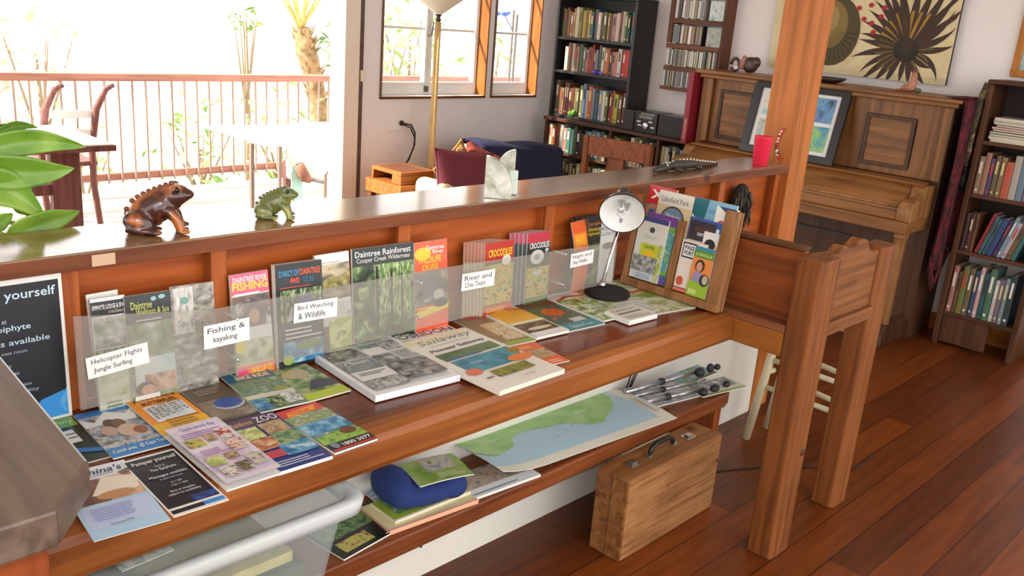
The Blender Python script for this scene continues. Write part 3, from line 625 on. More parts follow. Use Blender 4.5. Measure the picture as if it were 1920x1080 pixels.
# crocodile brochures: one by one in two packs on edge
CROC = [('r', 0, 0, 1, 1, (60, 66, 48)), ('r', 0, .74, 1, 1, (186, 52, 40)), ('t', .12, .80, .95, .90, 'CROCODILES', (236, 206, 50), .02), ('p', 0, .16, 1, .70, FROGP), ('e', .75, .74, .16, .07, (226, 226, 220)), ('r', 0, 0, 1, .15, (190, 60, 40)), *lines(.1, .9, .13, .06, 2, (230, 170, 60))]
xa = at(866, 440, y=1.76).x; xb = at(955, 437, y=1.76).x
for k in range(7):
    yy = 1.792-.0062*k
    M = Tm(xa+.035+.0075*k, yy-.014, D0) @ Rx(pi/2-.06) @ Rz(-.01)
    printed('crocodile_brochure', ('front red and green crocodile brochure of the left pack behind the clear guard' if k == 6 else 'white edged crocodile brochure, %s behind the front one of the left pack' % ['sixth', 'fifth', 'fourth', 'third', 'second', 'first'][k]), 'brochure', 'crocodile brochures', (M, .098 if k < 6 else .115, .218), .0045, CROC if k == 6 else [('r', 0, 0, 1, 1, (200, 190, 160)), ('r', 0, .74, 1, 1, (190, 120, 100))], (214, 206, 186))
CROC2 = [('r', 0, 0, 1, 1, (52, 58, 56)), ('r', 0, .86, 1, 1, (190, 60, 76)), ('t', .1, .78, .97, .86, 'CROCODILES', WHITE, .02), ('e', .45, .66, .3, .1, (220, 224, 224)), ('e', .45, .66, .12, .04, (150, 154, 156)), ('e', .86, .74, .08, .03, (206, 210, 210)), ('p', 0, .1, 1, .52, FROGP), ('e', .5, .44, .2, .04, (200, 204, 204)), ('r', 0, 0, 1, .1, (86, 110, 60))]
for k in range(5):
    M = Tm(1.866+.011*k, 1.782-.007*k, D0) @ Rx(pi/2-.05) @ Rz(-.012)
    printed('crocodile_brochure', ('front crocodile brochure of the right pack, with white oval picture' if k == 4 else 'crocodile brochure, %s behind the front one of the right pack' % ['fourth', 'third', 'second', 'first'][k]), 'brochure', 'crocodile brochures', (M, .10, .222), .005, CROC2 if k == 4 else [('r', 0, 0, 1, 1, (70, 80, 80)), ('r', 0, .86, 1, 1, (196, 80, 100))], (206, 216, 216))
# orange leaflet sagging, and dark brochures beside the lamp
M, w_, h_ = upright((1045, 418), (1074, 412), (1100, 540), (1068, 548), 1.765, .03, .0, D0)
printed('leaflet', 'orange leaflet curling down beside the desk lamp, faded yellow band', 'leaflet', GRPS, (Tm(2.128, 1.757, D0) @ Rx(pi/2-.06) @ Rz(.06), .066, .232), .002, [('r', 0, 0, 1, 1, (238, 104, 44)), ('r', .05, .66, .95, .84, (244, 150, 50)), ('t', .2, .70, .85, .80, 'HIT', (244, 196, 60), .02), *lines(.1, .9, .92, .88, 1, (226, 90, 50)), *lines(.1, .9, .63, .6, 1, (206, 70, 40))], bend=lambda x, y: .018*math.sin(min(1, y/.232)*pi)-.0001)
for k in range(3):
    M = Tm(2.150+.012*k, 1.790-.007*k, D0+.0005) @ Rx(pi/2-.03)
    printed('brochure', ['dark brochure at the back of the pack left of the lamp head', 'dark brochure in the middle of the pack left of the lamp head', 'front dark night tour brochure with yellow title left of the lamp head'][k], 'brochure', GRPS, (M, .105, .238), .005, [('r', 0, 0, 1, 1, (40, 40, 42)), ('p', 0, 0, 1, .62, FOREST), ('t', .36, .86, .95, .92, 'Jungle', (216, 110, 60), .01), ('t', .36, .79, .95, .85, 'Adventures', (226, 190, 50), .01), ('t', .36, .72, .95, .78, 'Nightwalk', (226, 190, 50), .01), ('p', .0, .62, .33, .98, photo([(60, 40, 36), (120, 70, 50), (40, 46, 40)], 60, seed=3, stretch=(3, .6, 1)))], (90, 84, 80))
printed('brochure', 'white brochure with faint grey title behind the desk lamp', 'brochure', GRPS, (Tm(2.262, 1.775, D0) @ Rx(pi/2-.03), .10, .225), .004, [('r', 0, 0, 1, 1, (226, 228, 226)), ('t', .1, .82, .9, .88, 'Mason', (150, 160, 170), .01), ('t', .1, .74, .9, .80, 'Safari', (150, 160, 170), .01), ('e', .6, .58, .3, .05, (130, 130, 124))])
# --- lying on the desk
z = D0
def F(name, label, c4, t, elems, z, **k): return printed(name, label, 'brochure', GRPF, flat(*c4, z), t, elems, **k)
F('brochure', 'green and black leaflet partly under the near counter end', ((98, 790), (138, 781), (200, 857), (150, 875)), .002, [('r', 0, 0, 1, 1, (44, 62, 58)), ('r', 0, .78, 1, 1, (120, 170, 50)), ('t', .2, .84, .9, .94, 'Ferry', (220, 230, 180), .01, .3), ('r', .15, .42, .6, .70, (226, 228, 226)), ('r', .18, .52, .57, .54, (60, 80, 80)), ('r', .18, .60, .57, .62, (60, 80, 80)), ('g', [(0, .22), (1, .12), (1, .2), (0, .32)], (50, 120, 190))], z)
F('brochure', 'blue and white family photo brochure at the left of the desk', ((143, 782), (239, 757), (321, 835), (207, 863)), .003, [('r', 0, 0, 1, 1, (66, 138, 206)), ('p', .0, .18, 1, .88, FAMILY), ('g', [(0, .86), (.2, .74), (.5, .93), (.8, .8), (1, .93), (1, .86), (.9, .66), (.3, .66), (0, .66)], (232, 234, 236)), ('e', .42, .66, .12, .09, (96, 70, 56)), ('e', .55, .62, .12, .1, (120, 84, 66)), ('e', .62, .44, .2, .14, (206, 176, 160)), ('e', .3, .5, .14, .1, (190, 160, 150)), ('e', .78, .4, .12, .08, (150, 90, 60)), ('t', .06, .04, .46, .12, 'Catch you', WHITE, .01, .2), ('t', .52, .05, .97, .13, '@ Cape Trib', WHITE, .01, .2), ('t', .1, .93, .8, .98, 'Jungle Surfing Canopy Tours', (30, 50, 100), .005, .3)], z+.0021)
F('flyer', 'blue and white health flyer with hands photo, nearest on the desk', ((97, 892), (230, 865), (323, 973), (178, 1018)), .001, [('r', 0, .0, 1, .5, (176, 212, 240)), ('r', .05, .12, .95, .42, (190, 208, 240)), ('p', .06, .45, .98, .8, SKIN), ('p', .08, .45, .5, .8, photo([(84, 60, 54), (128, 92, 80), (150, 116, 100)], 20, seed=2)), ('g', [(.3, .56), (.55, .80), (.98, .74), (.95, .55), (.6, .5)], (232, 222, 206)), ('e', .6, .52, .26, .06, (190, 140, 96)), ('g', [(.8, .82), (.97, .86), (.97, .8), (.85, .77)], (100, 104, 96)), ('t', .28, .86, .9, .95, "China's", (40, 50, 100), .015, .2), *lines(.3, .9, .855, .83, 1, (150, 150, 170)), *lines(.15, .85, .40, .2, 6, (140, 150, 200), 5, .3), ('t', .3, .11, .6, .14, 'Ramona 0740', (50, 60, 90))], z+.0055, base=(230, 236, 242))
F('flyer', 'small black massage flyer with white writing on the desk', ((230, 867), (325, 842), (430, 937), (323, 973)), .001, [('r', .03, .12, .96, .97, (26, 28, 40)), ('p', .5, .13, .96, .22, photo([(26, 28, 40), (30, 60, 130), (50, 110, 200)], 50, seed=1)), ('r', .03, .03, .6, .085, (26, 28, 40)), ('r', .6, .03, .97, .085, (60, 140, 220)), ('t', .1, .84, .92, .92, 'Pamper yourself', WHITE, .012), ('t', .42, .76, .6, .80, 'Here at', (200, 206, 220), .005), ('t', .28, .69, .76, .745, 'The Epiphyte', (220, 226, 236), .008), ('t', .16, .58, .86, .63, 'Massages available', (220, 226, 236), .008), ('t', .3, .53, .72, .565, 'in your own room', (200, 206, 220), .004), ('t', .42, .45, .62, .485, '1hr = $80', (200, 206, 220)), ('t', .38, .40, .68, .435, '1/2hr = $40', (200, 206, 220)), ('t', .28, .31, .72, .35, 'Book at reception', (220, 226, 236), .004), ('t', .2, .26, .78, .30, 'subject to availability', (220, 226, 236), .004)], z+.0068)
def bugs():
    rnd = random.Random(3); E = []
    for i in range(7):
        for j in range(6):
            x, y = .22+.09*i+rnd.uniform(-.02, .02), .73+.021*j
            if y > .86: continue
            c = rnd.choice([(40, 44, 52), (60, 60, 66), (120, 160, 200), (90, 80, 70)])
            E.append(('g', [(x, y), (x-.035, y+.012), (x-.028, y-.006), (x, y-.004), (x+.028, y-.006), (x+.035, y+.012)], c))
    return E
F('brochure', 'orange jungle bugs and butterflies brochure folded over a lilac photo page', ((239, 752), (328, 730), (523, 890), (417, 926)), .003, [
    ('r', 0, .56, 1, 1, (240, 150, 40)), ('r', 0, .56, 1, .68, (240, 186, 40)), ('t', .1, .93, .94, .97, 'JUNGLE BUGS &', (40, 26, 20), .025), ('t', .2, .885, .85, .92, 'BUTTERFLIES', (40, 26, 20), .025), ('r', .14, .69, .9, .87, (226, 232, 236)), *bugs(), *lines(.2, .85, .67, .58, 3, (150, 110, 30), 1), ('r', .0, .0, 1, .56, (214, 208, 222)), ('p', 0, .03, 1, .55, photo([(196, 180, 206), (214, 200, 222), (226, 222, 232)], 30, seed=5)), ('t', .2, .49, .85, .53, 'Open every day', (90, 90, 170), .008), *lines(.12, .9, .48, .42, 3, (150, 100, 170), 1, .35), ('p', .06, .33, .36, .41, FROGP), ('p', .42, .35, .62, .42, EARTH), ('p', .68, .34, .92, .44, photo([(40, 40, 44), (190, 60, 40), (226, 226, 220), (110, 150, 80)], 70, seed=3)), *lines(.12, .6, .30, .24, 3, (170, 110, 170), 2, .35), ('p', .06, .14, .34, .22, BIRDG), ('p', .4, .16, .62, .22, EARTH), ('p', .62, .22, .92, .32, photo([(190, 60, 40), (226, 206, 190), (60, 50, 40)], 70, seed=6)), ('p', .1, .03, .36, .12, photo([(30, 30, 30), (226, 222, 216), (110, 70, 50)], 80, seed=2)), ('p', .4, .04, .62, .12, photo([(150, 140, 100), (70, 60, 40), (206, 200, 180)], 80, seed=1)), ('p', .66, .06, .94, .16, photo([(80, 70, 60), (206, 206, 196), (120, 100, 70)], 80, seed=4))], z+.0085)
F('brochure', 'brown spa brochure with blue bowl, lying behind the orange bugs brochure', ((333, 727), (403, 710), (495, 776), (410, 800)), .003, [('r', 0, 0, 1, 1, (104, 92, 80)), ('t', .2, .84, .85, .93, 'Spa Dreaming', (222, 210, 190), .005, .4), *lines(.2, .8, .8, .66, 3, (170, 150, 130), 1, .4), ('p', 0, .05, 1, .5, photo([(96, 84, 70), (140, 128, 110), (176, 166, 146)], 24, seed=3, stretch=(.6, 1.6, 1))), ('e', .6, .36, .34, .13, (190, 196, 206)), ('e', .6, .38, .32, .115, (54, 84, 160)), ('r', 0, 0, 1, .05, (60, 50, 44))], z+.0025)
F('brochure', 'purple and blue zoo brochure stack with animal photos at the desk edge', ((413, 801), (510, 777), (623, 860), (523, 893)), .007, [('r', 0, 0, 1, 1, (50, 66, 130)), ('r', 0, .82, 1, 1, (70, 44, 84)), ('t', .08, .86, .5, .94, 'Rainforest', (220, 170, 90), .005, .3), ('t', .55, .85, .97, .96, 'ZOO', WHITE, .005), ('p', .1, .58, .45, .8, BIRDG), ('p', .5, .6, .95, .82, EARTH), ('p', .1, .36, .5, .57, photo([(110, 60, 40), (190, 120, 80), (220, 200, 170)], 60, seed=7)), ('p', .5, .38, .98, .6, photo([(40, 80, 70), (110, 150, 110), (200, 180, 110)], 60, seed=9)), ('p', .4, .18, .98, .38, WATER), ('r', .05, .2, .4, .32, (190, 70, 90)), *lines(.1, .9, .15, .04, 3, (206, 214, 236), 2, .35)], z+.0025)
F('brochure', 'red and green tour brochure with lake and crocodile photos at the desk edge', ((523, 776), (593, 757), (702, 823), (622, 860)), .004, [('p', 0, 0, 1, 1, LAND), ('r', 0, .84, 1, 1, (206, 62, 66)), ('g', [(.1, .8), (.8, .86), (.9, .97), (.2, .93)], (236, 150, 50)), ('t', .25, .85, .7, .92, 'TOUR', (206, 60, 50), .01), ('p', 0, .6, 1, .83, photo([(170, 170, 130), (110, 140, 90), (206, 206, 180)], 50, seed=2)), ('p', 0, .38, 1, .62, WATER), ('g', [(0, .3), (.5, .36), (1, .3), (1, .14), (0, .16)], photo([(90, 140, 60), (150, 190, 90), (70, 110, 50)], 50, seed=4)), ('e', .75, .3, .18, .07, (110, 66, 44)), ('r', 0, 0, 1, .14, (36, 40, 44)), ('r', .0, .0, 1, .03, (206, 50, 56)), ('t', .3, .05, .95, .11, '1800 3077', WHITE, .015), ('e', .15, .1, .08, .06, (120, 130, 140))], z+.0028)
F('brochure', 'blue green Cape Tribulation tour brochure with beach photos', ((407, 703), (497, 688), (578, 754), (490, 777)), .003, [('p', 0, 0, 1, 1, photo([(60, 110, 120), (130, 150, 130), (96, 130, 90), (190, 200, 190)], 30, seed=4)), ('r', 0, .72, 1, 1, (56, 116, 156)), ('t', .2, .86, .9, .95, 'CAPE TRIB', (240, 226, 170), .03), ('t', .2, .75, .9, .84, 'BIKE RIDE', (240, 226, 170), .03), ('r', 0, .27, 1, .36, (206, 206, 190)), ('e', .8, .4, .15, .05, (150, 160, 80)), ('p', .3, .03, .6, .25, FOREST2), ('p', .62, .05, .95, .28, photo([(110, 140, 90), (226, 226, 220), (80, 110, 130)], 50, seed=6)), ('p', 0, 0, .3, .25, WATER)], z+.0064)
F('brochure', 'green and lime rainforest tour brochure left of the grey magazine stack', ((497, 700), (570, 682), (657, 733), (577, 757)), .003, [('p', 0, .18, 1, 1, photo([(60, 90, 50), (110, 140, 80), (160, 170, 130), (200, 196, 170)], 36, seed=8)), ('e', .5, .75, .3, .14, (190, 176, 140)), ('g', [(.3, .25), (.6, .5), (1, .42), (1, .25)], (66, 66, 84)), ('r', 0, 0, 1, .18, (176, 196, 50))], z+.0026)
def gmag(x): return x
F('magazine', 'grey Daintree coast newspaper stack with black and white photos', ((571, 664), (727, 633), (850, 713), (706, 759)), .016, [
    ('r', .05, .05, .95, .93, (206, 208, 208)), ('t', .12, .86, .86, .925, 'DAINTREE COAST', (96, 92, 90), .006), ('p', .05, .62, .46, .83, GREY), ('p', .48, .76, .72, .83, photo([(90, 110, 110), (170, 180, 180)], 60, seed=3)), ('p', .72, .66, .95, .84, GREY2), ('r', .48, .62, .71, .75, (222, 222, 222)), ('p', .05, .40, .46, .6, photo([(110, 118, 122), (140, 148, 152), (80, 84, 88)], 30, seed=3)), ('t', .12, .53, .4, .58, 'Mason', (220, 224, 226), .01, .3), ('p', .48, .45, .71, .60, GREY), *lines(.74, .95, .63, .46, 7, (130, 132, 134), 3, .4), ('r', .05, .22, .46, .38, (216, 216, 214)), *lines(.1, .42, .36, .30, 2, (110, 110, 112), 1, .5), ('p', .05, .06, .46, .2, GREY2), ('p', .48, .1, .95, .42, GREY)], z+.0026, base=(232, 234, 238), edge=(226, 232, 240))
F('brochure', 'teal rainforest map leaflet showing under the top of the grey newspaper stack', ((566, 665), (690, 628), (722, 640), (590, 680)), .002, [('r', 0, 0, 1, 1, (70, 110, 116)), ('t', .3, .3, .9, .7, 'RAINFOREST MAP', (226, 236, 236), .01)], z)
F('magazine', 'white Poseidon leaflet with dark title beside the grey newspaper', ((716, 642), (833, 604), (925, 665), (800, 705)), .008, [('r', 0, .93, 1, 1, (214, 60, 60)), ('t', .16, .78, .97, .90, 'POSEIDON', (60, 60, 90), .012), ('e', .08, .81, .06, .07, (86, 76, 120)), ('r', 0, .66, 1, .73, (226, 206, 160)), ('t', .5, .48, .97, .62, 'Sailaway', (110, 130, 140), 0, .3)], z)
F('magazine', 'white Sailaway magazine stack with teal reef photo on the desk', ((771, 655), (862, 617), (1058, 702), (921, 746)), .012, [
    ('r', .0, .0, 1, 1, (228, 226, 216)), ('r', .02, .9, .98, .98, (226, 214, 186)), ('t', .14, .84, .95, .95, 'Sailaway', (120, 134, 136), .0, .3), ('r', .2, .82, .8, .825, (130, 130, 130)), ('t', .12, .71, .92, .77, 'Pioneer Sailaway', (66, 60, 96), .02), ('p', .08, .56, .92, .68, photo([(50, 80, 46), (90, 120, 70), (60, 96, 60)], 30, seed=3)), ('r', .08, .55, .6, .57, (60, 80, 140)), ('p', .1, .3, .95, .53, photo([(24, 100, 130), (44, 136, 160), (80, 160, 176)], 24, seed=2)), ('e', .93, .45, .08, .05, (150, 130, 50)), ('e', .85, .33, .18, .055, (226, 130, 60)), ('t', .25, .42, .42, .45, 'Great', (190, 220, 226), .01), ('e', .12, .31, .1, .05, (220, 110, 80)), ('p', .26, .15, .8, .26, photo([(70, 60, 44), (110, 130, 70), (160, 150, 60), (60, 50, 60)], 60, seed=4, stretch=(2, .5, 1))), ('t', .5, .07, .66, .1, 'Low Isles', (170, 160, 150), .004), ('r', .1, .17, .2, .19, (120, 120, 110))], z+.0083, edge=(226, 222, 208), base=(234, 232, 224))
F('brochure', 'small orange brochure showing at the right of the white magazine stack', ((950, 655), (1003, 640), (1057, 676), (1003, 695)), .002, [('r', 0, 0, 1, 1, (226, 104, 60)), ('p', 0, .3, 1, .7, EARTH), *lines(.1, .9, .9, .78, 2, (240, 200, 140)), *lines(.5, .95, .2, .05, 2, (250, 220, 190))], z)
F('brochure', 'brown and sand brochure lying behind the white magazine stack', ((845, 601), (908, 590), (1003, 640), (948, 652)), .003, [('r', 0, 0, 1, 1, (150, 120, 92)), ('p', .35, .15, .95, .7, photo([(190, 160, 110), (220, 206, 170), (150, 80, 50)], 50, seed=2)), ('r', 0, 0, 1, .1, (150, 176, 70)), ('r', .3, .88, .9, .98, (190, 60, 70))], z)
F('brochure', 'white and yellow brochure with dark photo band, middle of the desk', ((906, 588), (961, 574), (1059, 624), (1003, 640)), .008, [('r', 0, .45, 1, 1, (232, 176, 60)), ('r', 0, .86, 1, 1, (236, 224, 200)), ('g', [(0, .82), (.5, .9), (1, .8), (1, .86), (0, .9)], (206, 110, 60)), ('p', 0, .12, .95, .4, photo([(40, 34, 30), (90, 70, 50), (150, 120, 80)], 50, seed=3)), ('e', .5, .22, .36, .04, (220, 206, 180)), ('r', 0, .4, 1, .47, (236, 226, 180)), ('r', 0, 0, 1, .12, (232, 232, 230))], z+.0031)
F('brochure', 'blue and orange reef brochure between the yellow brochure and the lamp', ((977, 577), (1030, 563), (1128, 607), (1061, 627)), .003, [('p', 0, 0, 1, 1, photo([(50, 76, 56), (96, 110, 70), (60, 90, 96), (206, 110, 60)], 40, seed=4)), ('e', .5, .62, .26, .14, (206, 100, 50)), ('r', 0, 0, 1, .22, (60, 140, 150)), ('r', .5, .22, .85, .34, (190, 206, 200)), ('r', 0, .86, 1, 1, (120, 60, 50)), ('t', .2, .05, .8, .14, 'Daintree Tours', (206, 230, 226), .01)], z)
F('brochure', 'white and green brochure with orange ribbon curve, before the lamp base', ((1028, 558), (1073, 546), (1172, 592), (1128, 608)), .005, [('p', 0, 0, 1, .75, photo([(70, 100, 50), (120, 150, 80), (190, 200, 160), (226, 226, 216)], 40, seed=6)), ('r', 0, .75, 1, 1, (230, 228, 220)), ('g', [(0, .72), (.5, .82), (1, .76), (1, .82), (.5, .88), (0, .78)], (196, 110, 60)), ('e', .82, .1, .16, .1, (226, 120, 60))], z+.0031)
F('brochure', 'pale green brochure lying under the lamp base', ((1077, 543), (1176, 519), (1284, 577), (1184, 602)), .003, [('p', 0, .0, 1, 1, photo([(196, 200, 170), (222, 222, 206), (150, 170, 90), (228, 228, 220)], 24, seed=3)), ('g', [(.05, .7), (.5, .55), (1, .6), (1, .66), (.5, .62), (.05, .78)], (206, 120, 70)), ('r', .1, .05, .5, .4, (224, 226, 226)), ('g', [(.6, .5), (1, .62), (1, .45), (.7, .4)], (130, 160, 60)), *lines(.1, .5, .38, .1, 5, (190, 190, 186), 4, .4)], z)
F('brochure', 'thick white brochure stack right of the lamp base', ((1136, 594), (1187, 577), (1224, 597), (1183, 611)), .014, [('r', .05, .05, .95, .95, (224, 220, 210)), ('r', .1, .5, .9, .62, (130, 126, 120)), ('t', .1, .72, .9, .9, 'Cassowary', (150, 146, 140), .01), *lines(.1, .9, .4, .1, 4, (190, 186, 180), 2)], z+.0031, edge=(236, 236, 234))
# --- clear acrylic guard holding the standing brochures, with typed cards
ACR = clear((190, 186, 176), .06, .24)
g = thing('acrylic_guard', 'clear acrylic guard strip screwed along the brochures with typed white cards', 'guard', (1.4, 1.70, D0))
w = MB(); w.prism([(.600, .790), (2.27, .790), (2.27, .925), (1.43, .948), (.88, .948), (.598, .985)], 1.698, 1.7005, ACR, 'Y'); w.build('clear_strip', g)
for x in (.937, 1.457, 2.022):
    for zz in (.82, .915):
        w = MB(); w.ball((x, 1.697, zz), (.0045, .002, .0045), mat((206, 206, 204), .25, .8), 8); w.build('screw', g)
        w = MB(); w.tube([(x, 1.7008, zz), (x, 1.7735, zz)], .004, mat((200, 200, 196), .3, .6), 6); w.build('spacer', g)
for (c4, tx) in ((((160, 674), (277, 640), (280, 681), (166, 711)), ['Helicopter Flights', 'Jungle Surfing']), (((381, 613), (466, 595), (470, 637), (384, 656)), ['Fishing &', 'kayaking']), (((551, 571), (632, 557), (633, 593), (552, 606)), ['Bird Watching', '& Wildlife']), (((867, 515), (927, 504), (928, 535), (865, 546)), ['River and', 'Croc Tours']), (((1071, 477), (1114, 467), (1112, 493), (1069, 503)), ['Night and', 'Day Walks'])):
    P = [at(*q, y=1.695) for q in c4]; a = (P[1]-P[0])+(P[2]-P[3]); b = (P[0]-P[3])+(P[1]-P[2]); c = (P[0]+P[1]+P[2]+P[3])/4
    w_, h_ = a.length/2, b.length/2; M = Tm(c.x, 1.6955, c.z) @ Rx(pi/2) @ Rz(math.atan2(a.z, a.x)) @ Tm(-w_/2, -h_/2, 0)
    w = MB(); sheet(w, w_, h_, .0006, [('t', .08, .56, .9, .86, tx[0], (60, 62, 66), .004), ('t', .1 if len(tx[1]) > 8 else .2, .16, .72, .46, tx[1], (60, 62, 66), .004)], (230, 230, 228), (240, 240, 238), M); o = w.build('card', g); o['label'] = 'white typed card reading %s %s' % tuple(tx)
# --- wooden brochure rack leaning on the end board, with its brochures
RK = wood((170, 122, 78), (136, 94, 58), 'Z', 1, .45)
yl, yr = 1.740, 1.364; RW_ = yl-yr; lean = R(8)
RM = Tm(2.405, yl, .757) @ Rz(-pi/2) @ Rx(pi/2-lean)
rk = thing('brochure_rack', 'tilted wooden brochure rack with two bays at the desk end', 'rack', (2.405, 1.56, .757))
RM = Tm(2.397, yl, .7585) @ Rz(-pi/2) @ Rx(pi/2-lean)
def rbox(nm, x0, x1, y0, y1, z0, z1): 
    w = MB(RM); w.box(x0, x1, y0, y1, z0, z1, RK); w.build(nm, rk, bevel=.002)
rbox('back_board', 0, RW_, 0, .315, -.008, 0)
for (a, b) in ((0, .018), (.172, .194), (RW_-.045, RW_)):
    rbox('divider', a, b, .0, .315 if b > .2 else .25, .0090, .03)
rbox('bottom_lip', 0, RW_, -.0, .026, .0305, .036)
def inrack(label, x, y, w_, h_, z, t, el, rot=0, **k):
    x, w_ = x*1.09, w_*1.09
    return printed('brochure', label, 'brochure', 'brochures in the tilted rack', (RM @ Tm(x, y, z) @ Rz(rot), w_, h_), t, el, **k)
inrack('red brochure with white ring at the back left of the rack', .02, .10, .10, .238, .0008, .003, [('r', 0, 0, 1, 1, (196, 50, 52)), ('t', .1, .82, .9, .95, 'XC', WHITE, .03), ('p', 0, 0, 1, .75, REEF)])
inrack('cream park brochure with round emblem, behind the left bay', .062, .085, .12, .245, .0042, .004, [('r', 0, 0, 1, 1, (206, 190, 150)), ('r', 0, .82, 1, 1, (214, 212, 200)), ('t', .1, .86, .9, .93, 'Lakefield Park', (120, 120, 116), .01), ('e', .5, .62, .36, .2, (60, 60, 66)), ('e', .5, .62, .33, .18, (110, 130, 150)), ('t', .3, .64, .7, .72, 'Visitor', (226, 226, 230), .02), ('p', .1, .1, .9, .52, REEF)])
inrack('pale blue brochure with teal corner, wide at the top right of the rack', .185, .07, .14, .262, .0008, .004, [('r', 0, 0, 1, 1, (120, 170, 196)), ('r', 0, .5, .2, .9, (226, 228, 226)), ('g', [(0, .8), (0, 1), (.35, 1), (.3, .75), (.2, .7)], (36, 100, 112)), ('t', .35, .84, .85, .9, 'Attractions', (90, 140, 170), .006), *lines(.35, .9, .8, .7, 3, (100, 150, 176)), ('e', .6, .4, .1, .04, (190, 190, 90))])
inrack('white brochure with red lettering at the right edge of the rack', .262, .085, .072, .235, .0052, .003, [('r', 0, 0, 1, 1, (226, 226, 220)), ('g', [(.1, 1), (.9, 1), (.9, .84), (.5, .92)], (50, 60, 110)), ('r', .1, .55, .9, .72, (226, 206, 80)), ('t', .15, .7, .85, .82, 'OR', (196, 50, 60), .03), ('e', .45, .36, .2, .06, (60, 90, 120))])
inrack('purple and lime brochure behind the front left bay brochure', .05, .03, .10, .222, .0085, .012, [('r', 0, 0, 1, 1, (110, 170, 70)), ('r', 0, .86, 1, 1, (120, 70, 150)), ('r', 0, 0, 1, .14, (96, 90, 160)), ('p', .5, .2, 1, .8, photo([(130, 190, 60), (70, 140, 170), (190, 210, 80)], 40, seed=2))], edge=(120, 170, 190))
inrack('front left bay brochure with crest, lime panel and grey crowd photo', .022, .03, .105, .208, .021, .005, [('r', 0, 0, 1, 1, (218, 218, 208)), ('r', 0, .92, 1, 1, (66, 76, 130)), ('e', .5, .80, .09, .045, (80, 76, 84)), *lines(.25, .8, .72, .66, 2, (190, 190, 180), 1, .4), ('r', .22, .38, .84, .58, (196, 206, 60)), ('t', .35, .50, .7, .55, 'DAINTREE', (70, 90, 40), .01), ('e', .55, .42, .22, .05, (240, 190, 60)), ('p', 0, .12, .9, .38, photo([(90, 92, 94), (150, 152, 150), (200, 200, 196)], 70, seed=2)), ('p', .86, 0, 1, .6, BIRDG), ('r', .2, .01, .84, .12, (206, 214, 222)), *lines(.25, .8, .11, .03, 3, (120, 130, 150), 3, .35)])
inrack('dark blue bordered brochure at the top of the right bay', .19, .06, .105, .21, .0085, .006, [('r', 0, 0, 1, 1, (60, 90, 160)), ('r', 0.02, 0, .84, .96, (60, 56, 60)), ('r', .02, 0, .84, .66, (206, 200, 180)), ('t', .3, .74, .8, .79, 'DAINTREE ARTS', WHITE, .012), *lines(.2, .8, .88, .82, 2, (110, 70, 60)), ('p', .4, .4, .84, .64, CREEK), ('r', .86, .3, .96, .9, (206, 226, 236))])
inrack('salmon and white brochure behind the right bay, with round black badge', .245, .06, .05, .175, .0147, .003, [('r', 0, 0, 1, 1, (232, 170, 140)), ('r', 0, .8, 1, 1, (226, 226, 222)), ('e', .5, .78, .36, .1, (40, 42, 44)), ('r', 0, .4, 1, .7, (236, 140, 90))])
inrack('white brochure with black boxed title in the front of the right bay', .183, .03, .085, .165, .018, .004, [('r', 0, 0, 1, 1, (228, 216, 206)), ('r', .06, .66, .62, .96, (40, 42, 46)), ('r', .1, .69, .58, .93, (232, 232, 228)), ('t', .15, .82, .52, .90, 'PASS', (40, 42, 46), .03), ('t', .15, .72, .52, .80, 'PORT', (40, 42, 46), .03), ('p', .5, .1, .95, .6, photo([(190, 130, 100), (222, 190, 170), (230, 216, 206)], 30, seed=3)), ('e', .2, .2, .14, .09, (206, 90, 70)), ('r', 0, 0, 1, .06, (226, 120, 90)), ('r', .0, .06, 1, .075, (60, 50, 50))])
inrack('orange and green brochure with smiling woman in the front of the right bay', .232, .028, .066, .158, .0225, .004, [('r', 0, 0, 1, 1, (226, 140, 70)), ('r', 0, .78, 1, 1, (90, 140, 60)), ('r', 0, .93, 1, 1, (60, 140, 170)), ('t', .08, .8, .92, .88, 'JUNGLE', (200, 220, 140), .02), ('r', 0, 0, 1, .3, (150, 186, 60)), ('e', .42, .62, .24, .13, (70, 46, 40)), ('e', .4, .6, .15, .1, (206, 150, 124)), ('g', [(.1, .3), (.2, .48), (.4, .52), (.6, .46), (.7, .3)], (150, 140, 180)), ('e', .76, .36, .24, .12, (50, 50, 54)), ('e', .8, .37, .14, .09, (190, 180, 164)), ('r', .08, .04, .5, .14, (200, 214, 130))])

# ------------------------------------------------------------------ desk lamp
BLKM = mat((20, 19, 20), .25); CHR = mat((206, 206, 206), .12, 1)
lp_ = thing('desk_lamp', 'black desk lamp with round white reflector and chrome stem on the desk', 'lamp', (2.215, 1.675, .7635))
w = MB(); w.lathe([(0, 0), (.072, 0), (.074, .004), (.072, .012), (.06, .018), (.03, .023), (0, .024)], mat((22, 20, 20), .8, bump=.6, bs=500), 32, Tm(2.215, 1.675, .7640)); w.build('base', lp_)
axis = (Vector((-2.17, -1.62, .555)).normalized()*.9 + Vector((0, 0, -.55))).normalized()
Fc = Vector((2.172, 1.62, 1.043))
q = axis.to_track_quat('Z', 'Y').to_matrix().to_4x4(); HM = Tm(*Fc) @ q
w = MB(); w.tube([(2.205, 1.69, .785), (2.205, 1.69, .80), Fc - axis*.055 + Vector((0, 0, -.048))], .0055, CHR, 12); w.build('stem', lp_)
w = MB(); w.lathe([(.011, 0), (.014, .006), (.011, .014), (.008, .02)], CHR, 14, Tm(2.205, 1.69, .786)); w.build('collar', lp_)
w = MB(); prof = [(.068, .0), (.0675, -.006), (.062, -.025), (.050, -.045), (.036, -.06), (.027, -.068), (.026, -.10), (.024, -.108), (0, -.110)]
w.lathe(prof, BLKM, 36, HM, caps=False); w.build('shade', lp_)
